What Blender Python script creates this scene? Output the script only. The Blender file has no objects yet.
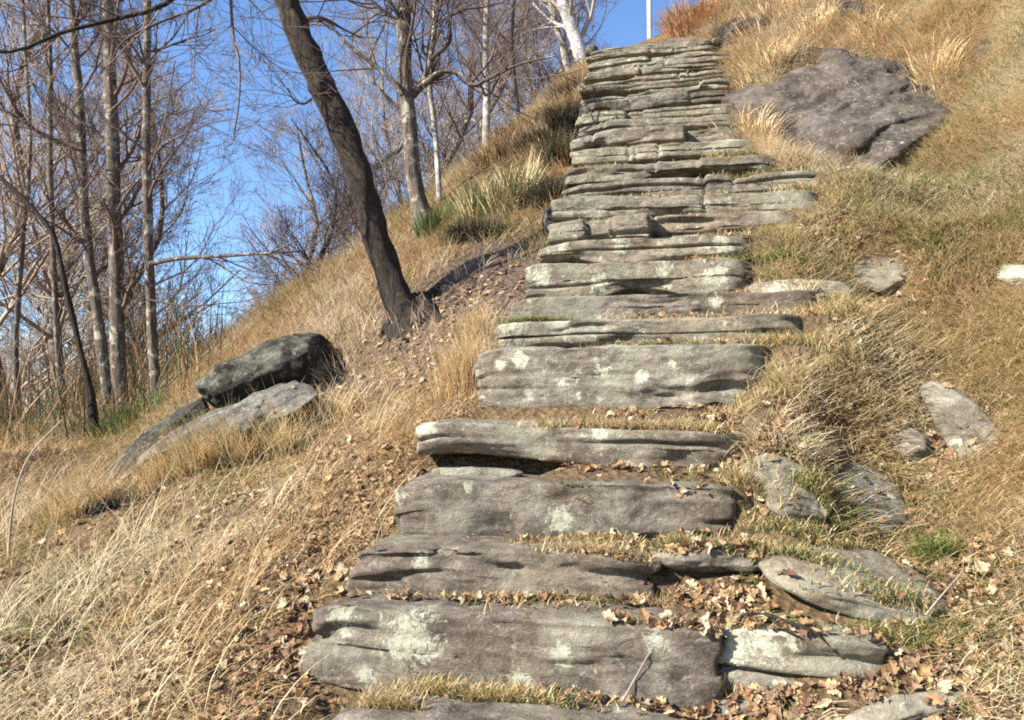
import bpy, bmesh, math, random
import numpy as np
from mathutils import Vector, Matrix, Euler
from mathutils.bvhtree import BVHTree
PI = math.pi
random.seed(7); rng = np.random.default_rng(7)
sc = bpy.context.scene
C = sc.collection

# ---------------------------------------------------------------- camera
EYE = np.array([0.0, 0.0, 1.55]); YAW = math.radians(11.5); PITCH = math.radians(3.6); F = 800.0
cd = bpy.data.cameras.new('camera'); cam = bpy.data.objects.new('camera', cd); C.objects.link(cam)
cam.location = EYE; cam.rotation_euler = (PI/2 + PITCH, 0, YAW)
cd.sensor_width = 36; cd.lens = 36*F/1024; cd.clip_start = 0.05; cd.clip_end = 3000
sc.camera = cam
# ---------------------------------------------------------------- sky and sun
SUN_EL = math.radians(34); SUN_VEC_AZ = math.radians(-128)      # azimuth measured clockwise from +Y
sx, sy, sz = math.sin(SUN_VEC_AZ)*math.cos(SUN_EL), math.cos(SUN_VEC_AZ)*math.cos(SUN_EL), math.sin(SUN_EL)
w = bpy.data.worlds.new('World'); sc.world = w; w.use_nodes = True
nt = w.node_tree; bg = nt.nodes['Background']
sky = nt.nodes.new('ShaderNodeTexSky'); sky.sky_type = 'NISHITA'; sky.sun_disc = False
sky.sun_elevation = SUN_EL; sky.sun_rotation = SUN_VEC_AZ; sky.altitude = 900; sky.air_density = 1.0; sky.dust_density = 0.3; sky.ozone_density = 6.0
nt.links.new(sky.outputs[0], bg.inputs[0]); bg.inputs[1].default_value = 0.1
sd = bpy.data.lights.new('sun', 'SUN'); sun = bpy.data.objects.new('sun', sd); C.objects.link(sun)
sd.energy = 5.0; sd.angle = math.radians(0.5); sd.color = (1.0, 0.945, 0.86)
sun.rotation_euler = Vector((sx, sy, sz)).to_track_quat('Z', 'Y').to_euler(); sun.location = (-10, -6, 12)
sc.view_settings.view_transform = 'Standard'; sc.view_settings.look = 'None'; sc.view_settings.gamma = 1
sc.view_settings.exposure = 1.5; sc.view_settings.use_curve_mapping = False
sc.render.engine = 'CYCLES'; sc.cycles.pixel_filter_type = 'BLACKMAN_HARRIS'; sc.cycles.filter_width = 1.9
sc.cycles.use_denoising = False
sc.cycles.max_bounces = 5; sc.cycles.diffuse_bounces = 3; sc.cycles.glossy_bounces = 1
sc.cycles.transmission_bounces = 2; sc.cycles.transparent_max_bounces = 4

# ---------------------------------------------------------------- projection helpers (used to survey positions)
cp, sp, cy_, sy_ = math.cos(PITCH), math.sin(PITCH), math.cos(YAW), math.sin(YAW)
RIGHT = np.array([cy_, sy_, 0]); FWD = np.array([-sy_*cp, cy_*cp, sp]); UPV = np.array([sy_*sp, -cy_*sp, cp])
def ray(px, py): return RIGHT*((px-512)/F) + UPV*((360-py)/F) + FWD
def at(px, py, d): return EYE + ray(px, py)*d
def atY(px, py, Y): r = ray(px, py); return EYE + r*(Y/r[1])
def proj(P):
    v = np.asarray(P) - EYE; d = v@FWD
    dd = np.where(np.abs(d) < 1e-6, 1e-6, d)
    return 512 + F*(v@RIGHT)/dd, 360 - F*(v@UPV)/dd, d
SL = 0.708; N0 = at(332, 640, 2.2)
def plane(px, py):          # point of the line of nosings
    r = ray(px, py); t = (N0[2] - EYE[2] + SL*(0 - N0[1]))/(r[2] - SL*r[1]); return EYE + r*t
def nz(Y): return N0[2] + SL*(Y - N0[1])

# ---------------------------------------------------------------- noise
def _h(i, j, k, s):
    n = (i.astype(np.int64)*374761393 + j.astype(np.int64)*668265263 + k.astype(np.int64)*2147483647 + s*1274126177) & 0xffffffff
    n = ((n ^ (n >> 13))*1274126177) & 0xffffffff
    n = ((n ^ (n >> 16))*2246822519) & 0xffffffff
    return ((n ^ (n >> 15)) & 0xffff)/32767.5 - 1
def noise(P, s=0):
    P = np.asarray(P, float); f = np.floor(P).astype(np.int64); t = P - f; t = t*t*(3-2*t); r = 0
    for a in (0, 1):
        for b in (0, 1):
            for c in (0, 1):
                wgt = (t[:, 0] if a else 1-t[:, 0])*(t[:, 1] if b else 1-t[:, 1])*(t[:, 2] if c else 1-t[:, 2])
                r = r + wgt*_h(f[:, 0]+a, f[:, 1]+b, f[:, 2]+c, s)
    return r
def fbm(P, o=4, s=0, g=.5):
    r = 0; a = 1; P = np.asarray(P, float)
    for i in range(o): r = r + a*noise(P*(2**i) + 13.7*i, s+i); a *= g
    return r
def n2(x, y, f, o=3, s=0): return fbm(np.stack([x*f, y*f, np.zeros_like(x)+.37*s], 1), o, s)

# ---------------------------------------------------------------- materials
def mat(name):
    m = bpy.data.materials.new(name); m.use_nodes = True; n = m.node_tree
    b = n.nodes['Principled BSDF']; b.inputs['Roughness'].default_value = .9
    b.inputs['Specular IOR Level'].default_value = .25
    return m, n, b
class G:                       # small graph helper
    def __init__(s, n): s.n = n; s.l = n.links
    def node(s, t, **k):
        o = s.n.nodes.new(t)
        for a, v in k.items(): setattr(o, a, v)
        return o
    def put(s, inp, v):
        if hasattr(v, 'is_output') or isinstance(v, bpy.types.NodeSocket): s.l.new(v, inp)
        else: inp.default_value = v
    def noise(s, vec, scale, det=6, rough=.6, dist=0):
        o = s.node('ShaderNodeTexNoise'); s.put(o.inputs['Vector'], vec); o.inputs['Scale'].default_value = scale
        o.inputs['Detail'].default_value = det; o.inputs['Roughness'].default_value = rough; o.inputs['Distortion'].default_value = dist
        return o.outputs['Fac']
    def ramp(s, f, stops):
        o = s.node('ShaderNodeValToRGB'); s.put(o.inputs[0], f); e = o.color_ramp.elements
        while len(e) < len(stops): e.new(.5)
        for q, (p, c) in zip(e, stops):
            q.position = p; q.color = (c if isinstance(c, tuple) else (c, c, c)) + (1,)
        return o.outputs[0]
    def mix(s, f, a, b, t='MIX'):
        o = s.node('ShaderNodeMix', data_type='RGBA', blend_type=t); s.put(o.inputs[0], f)
        for i, v in ((6, a), (7, b)):
            s.put(o.inputs[i], v if not isinstance(v, tuple) else v + (1,))
        return o.outputs[2]
    def math(s, op, a, b=0, clamp=False):
        o = s.node('ShaderNodeMath', operation=op, use_clamp=clamp); s.put(o.inputs[0], a); s.put(o.inputs[1], b); return o.outputs[0]
    def scale(s, vec, v):
        o = s.node('ShaderNodeMapping'); s.put(o.inputs[0], vec); o.inputs['Scale'].default_value = v; return o.outputs[0]
    def bump(s, h, strength, dist, nrm=None):
        o = s.node('ShaderNodeBump'); s.put(o.inputs['Height'], h); o.inputs['Strength'].default_value = strength
        o.inputs['Distance'].default_value = dist
        if nrm: s.l.new(nrm, o.inputs['Normal'])
        return o.outputs[0]

def stone_mat(name, c1, c2, c3, lich=.62, moss=.66, tint=(.33, .33, .25), strat=(1.2, 1.2, 2.2)):
    m, n, b = mat(name); g = G(n)
    tc = g.node('ShaderNodeTexCoord').outputs['Object']
    oi = g.node('ShaderNodeObjectInfo')
    add = g.node('ShaderNodeVectorMath', operation='ADD'); g.l.new(tc, add.inputs[0])
    comb = g.node('ShaderNodeCombineXYZ'); r = g.math('MULTIPLY', oi.outputs['Random'], 37.0)
    for i in range(3): g.l.new(r, comb.inputs[i])
    g.l.new(comb.outputs[0], add.inputs[1]); v = add.outputs[0]
    vs = g.scale(v, strat)
    a = g.noise(vs, 5.0, 9, .68, .8)
    big = g.noise(v, 2.3, 5, .6, .2)
    fine = g.noise(v, 30, 8, .75, .5)
    col = g.ramp(a, [(.34, c1), (.5, c2), (.66, c3)])
    col = g.mix(g.ramp(big, [(.35, 0), (.7, .75)]), col, tuple(x*y for x, y in zip(c2, (1.12, .93, .76))))
    col = g.mix(.55, col, g.ramp(fine, [(.25, .35), (.55, .78), (.8, 1.0)]), 'MULTIPLY')
    col = g.mix(.4, col, g.ramp(g.noise(v, 130, 3, .6), [(.35, .45), (.6, 1.0)]), 'MULTIPLY')
    col = g.mix(.85, col, g.ramp(g.noise(v, 9, 8, .7, 1.0), [(.3, .45), (.5, .95), (.7, 1.25)]), 'MULTIPLY')
    col = g.mix(g.ramp(g.noise(v, 26, 7, .72, .5), [(.57, 0), (.66, .5)]), col, (.40, .39, .33))
    dv = g.node('ShaderNodeVectorMath', operation='ADD'); g.l.new(g.scale(v, (1, 1, 2.6)), dv.inputs[0])
    nz3 = g.node('ShaderNodeTexNoise'); g.put(nz3.inputs['Vector'], v); nz3.inputs['Scale'].default_value = 9; nz3.inputs['Detail'].default_value = 6
    sc3 = g.node('ShaderNodeVectorMath', operation='SCALE'); g.l.new(nz3.outputs['Color'], sc3.inputs[0]); sc3.inputs['Scale'].default_value = .16; g.l.new(sc3.outputs[0], dv.inputs[1])
    v1 = g.node('ShaderNodeTexVoronoi'); g.l.new(dv.outputs[0], v1.inputs['Vector']); v1.inputs['Scale'].default_value = 9
    v2 = g.node('ShaderNodeTexVoronoi'); g.l.new(dv.outputs[0], v2.inputs['Vector']); v2.inputs['Scale'].default_value = 34
    s1 = g.node('ShaderNodeSeparateColor'); g.l.new(v1.outputs['Color'], s1.inputs[0]); s2 = g.node('ShaderNodeSeparateColor'); g.l.new(v2.outputs['Color'], s2.inputs[0])
    flake = g.math('ADD', g.math('MULTIPLY', s1.outputs[0], .9), g.math('MULTIPLY', s2.outputs[0], .35))
    col = g.mix(.8, col, g.ramp(s1.outputs[1], [(0, .72), (1, 1.12)]), 'MULTIPLY'); col = g.mix(.8, col, g.ramp(s2.outputs[1], [(0, .72), (1, 1.12)]), 'MULTIPLY')
    # rusty and dark stains
    col = g.mix(g.ramp(g.noise(v, 5.5, 6, .65, .6), [(.58, 0), (.72, .55)]), col, (.055, .048, .04))
    # grey-green film
    col = g.mix(g.ramp(g.noise(v, 3.4, 7, .7), [(.5, 0), (.68, .6)]), col, tint)
    # pale lichen, speckled and the surveyed spots (attribute)
    ln = g.noise(v, 14, 7, .62, .2)
    la = g.node('ShaderNodeAttribute', attribute_name='lichen').outputs['Fac']
    f1 = g.ramp(ln, [(lich, 0), (lich+.05, .85)])
    f2 = g.ramp(g.math('ADD', g.math('MULTIPLY', g.math('SUBTRACT', g.noise(v, 13, 10, .8, 1.4), .5), 4.2), la), [(.42, 0), (.64, .95)])
    lc = g.ramp(g.noise(v, 60, 4, .6), [(.35, (.30, .31, .22)), (.6, (.47, .47, .37))])
    col = g.mix(f1, col, lc); col = g.mix(f2, col, lc)
    # moss on the faces that look up
    geo = g.node('ShaderNodeNewGeometry'); sep = g.node('ShaderNodeSeparateXYZ'); g.l.new(geo.outputs['Normal'], sep.inputs[0])
    up = g.ramp(sep.outputs[2], [(.5, 0), (.85, 1)])
    mf = g.math('MULTIPLY', g.ramp(g.noise(v, 7, 6, .65), [(moss, 0), (moss+.08, .8)]), up)
    col = g.mix(mf, col, g.ramp(g.noise(v, 50, 3), [(.3, (.05, .055, .012)), (.7, (.16, .17, .04))]))
    col = g.mix(1.0, col, g.ramp(oi.outputs['Random'], [(0, (.78, .76, .74)), (.5, (1, .97, .93)), (1, (1.15, 1.15, 1.1))]), 'MULTIPLY')
    g.l.new(col, b.inputs['Base Color']); b.inputs['Roughness'].default_value = .88
    hgt = g.math('ADD', g.math('ADD', flake, g.math('MULTIPLY', a, 1.0)), g.math('MULTIPLY', fine, .45))
    g.l.new(g.bump(g.math('ADD', hgt, g.math('MULTIPLY', g.noise(v, 95, 5, .8), .3)), .85, .022), b.inputs['Normal'])
    return m
M_STEP = stone_mat('schist', (.10, .088, .07), (.23, .203, .166), (.39, .355, .295), lich=.64)
M_STEP2 = stone_mat('schist_pale', (.13, .12, .092), (.28, .26, .205), (.42, .395, .32), lich=.61)
M_ROCK = stone_mat('outcrop_rock', (.03, .027, .024), (.10, .085, .074), (.21, .185, .16), lich=.70, moss=.6, tint=(.16, .135, .115), strat=(2, 1, 3))
M_LEDGE = stone_mat('ledge_rock', (.06, .06, .056), (.15, .148, .135), (.27, .265, .24), lich=.62, strat=(1, 2, 5))
M_BOULD = stone_mat('boulder_rock', (.012, .012, .011), (.032, .03, .027), (.10, .095, .085), lich=.66, moss=.55, strat=(1, 2, 5))

def bark_mat(name, c1, c2, lich, lf=.6, sc_=1.0, stretch=5):
    m, n, b = mat(name); g = G(n); v = g.node('ShaderNodeTexCoord').outputs['Object']
    vs = g.scale(v, (stretch, stretch, 1))
    a = g.noise(vs, 9*sc_, 7, .7, .6)
    col = g.ramp(a, [(.35, c1), (.65, c2)])
    col = g.mix(g.ramp(g.noise(v, 11*sc_, 6, .65), [(lf, 0), (lf+.08, .85)]), col, lich)
    g.l.new(col, b.inputs['Base Color']); g.l.new(g.bump(a, 1, .02), b.inputs['Normal']); return m
M_BARK_D = bark_mat('bark_dark', (.012, .009, .007), (.06, .043, .03), (.13, .11, .06), .6)
M_BARK_G = bark_mat('bark_grey', (.04, .032, .026), (.19, .15, .115), (.42, .38, .28), .54)
M_BARK_P = bark_mat('bark_pale', (.16, .14, .11), (.36, .33, .28), (.5, .5, .42), .5)
M_BIRCH = bark_mat('bark_white', (.3, .28, .25), (.58, .56, .52), (.12, .1, .09), .58, 1, .5)
def plain(name, c, c2=None, sc_=8, rough=.85):
    m, n, b = mat(name); g = G(n); v = g.node('ShaderNodeTexCoord').outputs['Object']
    g.l.new(g.ramp(g.noise(v, sc_, 5), [(.35, c), (.65, c2 or c)]), b.inputs['Base Color']); b.inputs['Roughness'].default_value = rough
    return m
M_TWIG = plain('twig', (.07, .045, .035), (.17, .12, .095), 2)
M_TWIG_R = plain('twig_reddish', (.19, .135, .10), (.36, .28, .21), 1)
M_TWIG_P = plain('twig_pale', (.24, .19, .15), (.42, .36, .29), 1)
M_POLE = plain('white_paint', (.42, .42, .43), (.6, .6, .6), 3, .5)
def foliage(name, rough=.7, trans=.35):
    m, n, b = mat(name); g = G(n); a = g.node('ShaderNodeAttribute', attribute_name='Col').outputs['Color']
    tr = g.node('ShaderNodeBsdfTranslucent'); g.l.new(a, tr.inputs[0]); g.l.new(a, b.inputs['Base Color']); b.inputs['Roughness'].default_value = rough
    mx = g.node('ShaderNodeMixShader'); mx.inputs[0].default_value = trans
    g.l.new(b.outputs[0], mx.inputs[1]); g.l.new(tr.outputs[0], mx.inputs[2]); g.l.new(mx.outputs[0], n.nodes['Material Output'].inputs[0]); return m
M_GRASS = foliage('grass_blades'); M_LEAF = foliage('dead_leaf', .75, .25); M_STEM = foliage('dry_stem', .8, .1)
def ground_mat():
    m, n, b = mat('hillside_soil'); g = G(n); v = g.node('ShaderNodeTexCoord').outputs['Object']
    a = g.noise(v, 3.0, 8, .7, .3); f = g.noise(v, 45, 6, .75); vor = g.node('ShaderNodeTexVoronoi'); g.put(vor.inputs['Vector'], v); vor.inputs['Scale'].default_value = 38
    col = g.ramp(a, [(.3, (.14, .10, .055)), (.5, (.25, .185, .10)), (.7, (.36, .28, .16))])
    col = g.mix(.6, col, g.ramp(vor.outputs['Color'], [(.1, (.3, .2, .13)), (.5, (.75, .55, .38)), (.9, (1, .85, .65))]), 'MULTIPLY')
    col = g.mix(.6, col, g.ramp(f, [(.3, .25), (.65, 1.0)]), 'MULTIPLY')
    da = g.node('ShaderNodeAttribute', attribute_name='dirt').outputs['Fac']
    col = g.mix(da, col, g.mix(g.ramp(f, [(.35, 0), (.65, 1)]), (.075, .048, .034), (.21, .145, .105)))
    g.l.new(col, b.inputs['Base Color'])
    h = g.math('ADD', g.math('MULTIPLY', f, 1.0), vor.outputs['Distance'])
    g.l.new(g.bump(h, 1, .03), b.inputs['Normal']); return m
M_GROUND = ground_mat()

# ---------------------------------------------------------------- objects helpers
def mesh_np(name, V, Fq, m, smooth=True, col=None, attrs=None):
    me = bpy.data.meshes.new(name); V = np.asarray(V, np.float32); Fq = np.asarray(Fq, np.int32); k = Fq.shape[1]
    me.vertices.add(len(V)); me.vertices.foreach_set('co', V.ravel())
    me.loops.add(Fq.size); me.loops.foreach_set('vertex_index', Fq.ravel())
    me.polygons.add(len(Fq)); me.polygons.foreach_set('loop_start', np.arange(0, Fq.size, k, dtype=np.int32))
    me.polygons.foreach_set('use_smooth', np.full(len(Fq), smooth))
    if col is not None:
        a = me.color_attributes.new('Col', 'FLOAT_COLOR', 'POINT'); c4 = np.ones((len(V), 4), np.float32); c4[:, :3] = col; a.data.foreach_set('color', c4.ravel())
    for kx, vx in (attrs or {}).items():
        a = me.attributes.new(kx, 'FLOAT', 'POINT'); a.data.foreach_set('value', np.asarray(vx, np.float32))
    me.update(calc_edges=True); me.validate(); me.materials.append(m); return me
def obj(name, me, parent=None, loc=None):
    o = bpy.data.objects.new(name, me); C.objects.link(o)
    if parent: o.parent = parent
    if loc is not None: o.location = loc
    return o
def tag(o, label=None, cat=None, group=None, kind=None):
    if label: o['label'] = label
    if cat: o['category'] = cat
    if group: o['group'] = group
    if kind: o['kind'] = kind
    return o
def empty(name, loc): o = bpy.data.objects.new(name, None); C.objects.link(o); o.location = loc; return o
def copy_tree(o, parent=None):
    c = o.copy(); C.objects.link(c)
    if parent: c.parent = parent
    for ch in list(o.children): copy_tree(ch, c)
    return c

# ---------------------------------------------------------------- the steps as surveyed: (y top, y bottom, x left, x right, tilt, lab)
STEPS = [
 (716, 760, 330, 600), (606, 692, 306, 722), (545, 601, 352, 656), (481, 540, 393, 736), (426, 466, 412, 742),
 (348, 410, 476, 776), (320, 348, 496, 812), (297, 321, 506, 830), (263, 297, 522, 760), (241, 264, 536, 756),
 (219, 241, 546, 790), (197, 219, 556, 822), (179, 197, 564, 826), (163, 179, 568, 770), (148, 163, 571, 752),
 (135, 148, 573, 748), (123, 135, 574, 744), (112, 123, 576, 738), (102, 112, 577, 733), (94, 102, 579, 730),
 (86, 94, 580, 728), (79, 86, 581, 726), (72.5, 79, 583, 724), (66.5, 72.5, 585, 726), (61, 66.5, 586, 722), (56, 61, 587, 718),
 (51.5, 56, 589, 722), (47, 51.5, 590, 712)]
SW = []
for (yt, yb, xl, xr) in STEPS:
    P = plane(xl, yt); R_ = atY(xr, yt, P[1]); B = atY(xl, yb, P[1]); SW.append((P[1], P[2], P[0], R_[0], P[2]-B[2]))
SW = np.array(SW)                     # Y, z top, x left, x right, face height
def stair_x(Y): return np.interp(Y, SW[:, 0], SW[:, 2]), np.interp(Y, SW[:, 0], SW[:, 3])
YTOP = SW[-1, 0]; ZTOP = SW[-1, 1]

# ---------------------------------------------------------------- hillside: control points surveyed, thin plate spline between them
ctl = []
def cpnt(px, py, d, dz=0): p = at(px, py, d); ctl.append((p[0], p[1], p[2]+dz))
for Y in np.linspace(1.2, YTOP, 16):  # under the stairs
    xl, xr = stair_x(Y)
    for q in (0.08, .5, .92): ctl.append((xl+(xr-xl)*q, Y, nz(Y)-.27))
for q in range(2, len(SW)):
    ctl.append((SW[q, 3]+.10, SW[q, 0]+.05, SW[q, 1]-(.09 if q < 4 else -.005)))
for p in [(290, 715, 2.12), (340, 600, 2.62), (385, 520, 2.95), (405, 455, 3.25), (455, 415, 3.45), (480, 345, 3.95), (500, 300, 4.25), (520, 268, 4.55),
          (548, 225, 5.3), (562, 170, 6.3), (570, 120, 7.5), (578, 70, 9.3),
          (150, 715, 2.25), (0, 715, 2.3), (230, 600, 2.75), (100, 600, 2.9), (0, 600, 3.1), (300, 500, 3.2), (200, 500, 3.6), (100, 520, 3.8), (0, 520, 4.2),
          (330, 440, 3.75), (230, 440, 4.2), (395, 400, 3.8), (330, 385, 4.35), (430, 350, 4.1), (440, 315, 4.4), (400, 310, 4.7), (340, 330, 4.9),
          (150, 450, 5.4), (60, 455, 5.6), (0, 460, 5.6), (120, 428, 6.6), (20, 440, 6.8), (240, 380, 5.6), (220, 345, 6.6), (185, 362, 6.8), (300, 300, 6.0), (250, 320, 6.6),
          (370, 270, 5.9), (420, 222, 6.6), (450, 262, 5.1), (500, 245, 5.2), (470, 200, 6.4), (520, 165, 6.7), (545, 110, 8.2), (500, 140, 8.0),
          (880, 715, 2.0), (1010, 715, 1.95), (880, 640, 2.2), (1010, 630, 2.15), (760, 540, 2.62), (860, 570, 2.5), (960, 560, 2.45), (1020, 520, 2.5), (920, 490, 2.85),
          (770, 470, 2.95), (850, 440, 3.1), (960, 450, 2.95), (1020, 430, 2.85), (790, 400, 3.3), (860, 350, 3.55), (960, 350, 3.45), (1020, 330, 3.4),
          (840, 290, 4.0), (930, 260, 4.1), (1020, 220, 4.1), (800, 245, 4.45), (850, 180, 5.2), (950, 170, 4.9), (1020, 130, 4.85), (770, 165, 5.8), (730, 110, 7.2),
          (760, 60, 7.4), (850, 60, 6.8), (930, 90, 5.9), (1020, 50, 5.6), (730, 45, 8.8), (690, 20, 10.2), (760, 0, 9.5), (860, -20, 7.9), (1000, -30, 6.5)]:
    cpnt(*p)
ctl += [(-1.2, -1.5, -.3), (.2, -.8, -.1), (0, .3, .05), (2.5, -1.5, 1.1), (-4, -1.5, -1.1), (-7, 0, -1.5), (3.5, 1.5, 3.0), (3.5, 4, 4.4), (4.5, 8, 7.0),
        (-8, 3, -.6), (-9, 7, -.4), (-7.5, 10, .3), (-4, 11.5, 2.1), (-1.6, 12, 5.4), (-.4, 12.5, ZTOP-.35), (.6, 13, ZTOP-.2), (2.5, 12, 8.6), (-2.2, 8.3, 4.0)]
ctl = np.array(ctl)
def U(r2): return np.where(r2 > 1e-12, r2*np.log(r2+1e-12)*.5, 0)
nC = len(ctl); d2 = ((ctl[:, None, :2]-ctl[None, :, :2])**2).sum(-1)
A = np.zeros((nC+3, nC+3)); A[:nC, :nC] = U(d2) + np.eye(nC)*.012; A[:nC, nC] = 1; A[:nC, nC+1:] = ctl[:, :2]; A[nC:, :nC] = A[:nC, nC:].T
cf = np.linalg.solve(A, np.concatenate([ctl[:, 2], np.zeros(3)]))
def tps(x, y):
    out = np.empty(len(x))
    for i in range(0, len(x), 20000):
        a, b = x[i:i+20000], y[i:i+20000]
        out[i:i+20000] = U((a[:, None]-ctl[None, :, 0])**2 + (b[:, None]-ctl[None, :, 1])**2)@cf[:nC] + cf[nC] + cf[nC+1]*a + cf[nC+2]*b
    return out
def H(x, y):
    x = np.asarray(x, float); y = np.asarray(y, float)
    xc, yc = np.clip(x, -9, 5), np.clip(y, -2, 13)
    z = tps(xc, yc) + .35*np.tanh((x-xc)/6)*8*.5 + np.where(y > 13, (13-y)*.02, .12*(y-yc))
    z = np.where(x < -9, tps(xc, yc) + 8*np.tanh((x-xc)/30), z)
    z = np.clip(z, -14, 16)
    xl, xr = stair_x(y); edge = np.clip(np.maximum(xl-.02-x, x-xr), 0, .3)/.3
    rt = np.clip((x-.3)/.8, 0, 1); out = z + (n2(x, y, 1.3, 3, 3)*(.07+.06*rt) + n2(x, y, 4.0, 3, 5)*(.028+.03*rt))*edge + n2(x, y, .22, 2, 9)*.3*np.clip((np.hypot(x, y-4)-7)/6, 0, 1)
    bank = nz(y)-np.where(y < SW[4, 0], .12, .085)+n2(x, y, 7, 2, 31)*.025; wr = np.exp(-(np.maximum(x-xr-.06, 0)/.16)**2)*((x > xr-.15) & (y > SW[1, 0]+.1) & (y < YTOP)); out = np.where(wr > 0, np.maximum(out, out+(bank-out)*wr), out)
    # never above the treads
    inside = (x > xl) & (x < xr-np.where(y > SW[4, 0]+.05, .02+.04*n2(x, y, 6, 2, 15), .0)) & (y > 1) & (y < YTOP+.2)
    return np.where(inside, np.minimum(out, nz(y)-.21), out)
def spaced(lo, hi, step, a, b):
    core = list(np.arange(lo, hi+1e-6, step)); s = step; v = lo; left = []
    while v > a: s *= 1.18; v -= s; left.append(v)
    s = step; v = hi; right = []
    while v < b: s *= 1.18; v += s; right.append(v)
    return np.array(left[::-1] + core + right)
gx = spaced(-5.6, 3.4, .045, -900, 900); gy = spaced(.8, 11.5, .05, -600, 1500)
X, Yg = np.meshgrid(gx, gy); xf, yf = X.ravel(), Yg.ravel()
zf = H(xf, yf)
def ell(px, py, cx, cy, rx, ry): return np.exp(-(((px-cx)/rx)**2 + ((py-cy)/ry)**2))
def dirtmask(x, y, z):
    px, py, d = proj(np.stack([x, y, z], 1)); ok = (d > 1.5) & (d < 9)
    m = ell(px, py, 478, 292, 50, 26) + ell(px, py, 505, 262, 30, 16) + ell(px, py, 420, 345, 45, 18) + ell(px, py, 355, 385, 38, 16) + ell(px, py, 500, 250, 25, 20)*.6 + ell(px, py, 420, 308, 30, 14)
    return np.where(ok, np.clip(m*1.3, 0, 1), 0)
dm = dirtmask(xf, yf, zf)
nx_, ny_ = len(gx), len(gy); idx = np.arange(nx_*ny_).reshape(ny_, nx_)
FQ = np.stack([idx[:-1, :-1], idx[:-1, 1:], idx[1:, 1:], idx[1:, :-1]], -1).reshape(-1, 4)
GV = np.stack([xf, yf, zf], 1)
ground = tag(obj('hillside', mesh_np('hillside', GV, FQ, M_GROUND, attrs={'dirt': dm})), kind='structure')

# ---------------------------------------------------------------- slabs
COLL = [(GV, FQ)]        # collected for placing litter
def box_surface(L, D, T, r=.018):
    nx, ny, nzz = max(4, int(L/r)), max(4, int(D/.025)), max(6, int(T/.007))
    vs = []; fs = []; off = 0
    def face(o, u, v, nu, nv, flip):
        nonlocal off
        a, b = np.meshgrid(np.linspace(0, 1, nu+1), np.linspace(0, 1, nv+1))
        P = o + a.reshape(-1, 1)*u + b.reshape(-1, 1)*v; vs.append(P)
        I = np.arange((nu+1)*(nv+1)).reshape(nv+1, nu+1) + off
        q = np.stack([I[:-1, :-1], I[:-1, 1:], I[1:, 1:], I[1:, :-1]], -1).reshape(-1, 4); fs.append(q[:, ::-1] if flip else q); off += len(P)
    a = np.array
    X_, Y_, Z_ = a([L, 0, 0.]), a([0, D, 0.]), a([0, 0, T]); o = a([-L/2, 0, -T])
    face(o, X_, Z_, nx, nzz, False); face(o+Y_, X_, Z_, nx, nzz, True)
    face(o+Z_, X_, Y_, nx, ny, False); face(o, X_, Y_, nx, ny, True)
    face(o, Y_, Z_, ny, nzz, True); face(o+X_, Y_, Z_, ny, nzz, False)
    V = np.concatenate(vs); Q = np.concatenate(fs)
    key = np.round(V*1e5).astype(np.int64); _, first, inv = np.unique(key, axis=0, return_index=True, return_inverse=True)
    return V[first], inv.ravel()[Q]
LICHEN = []
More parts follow.
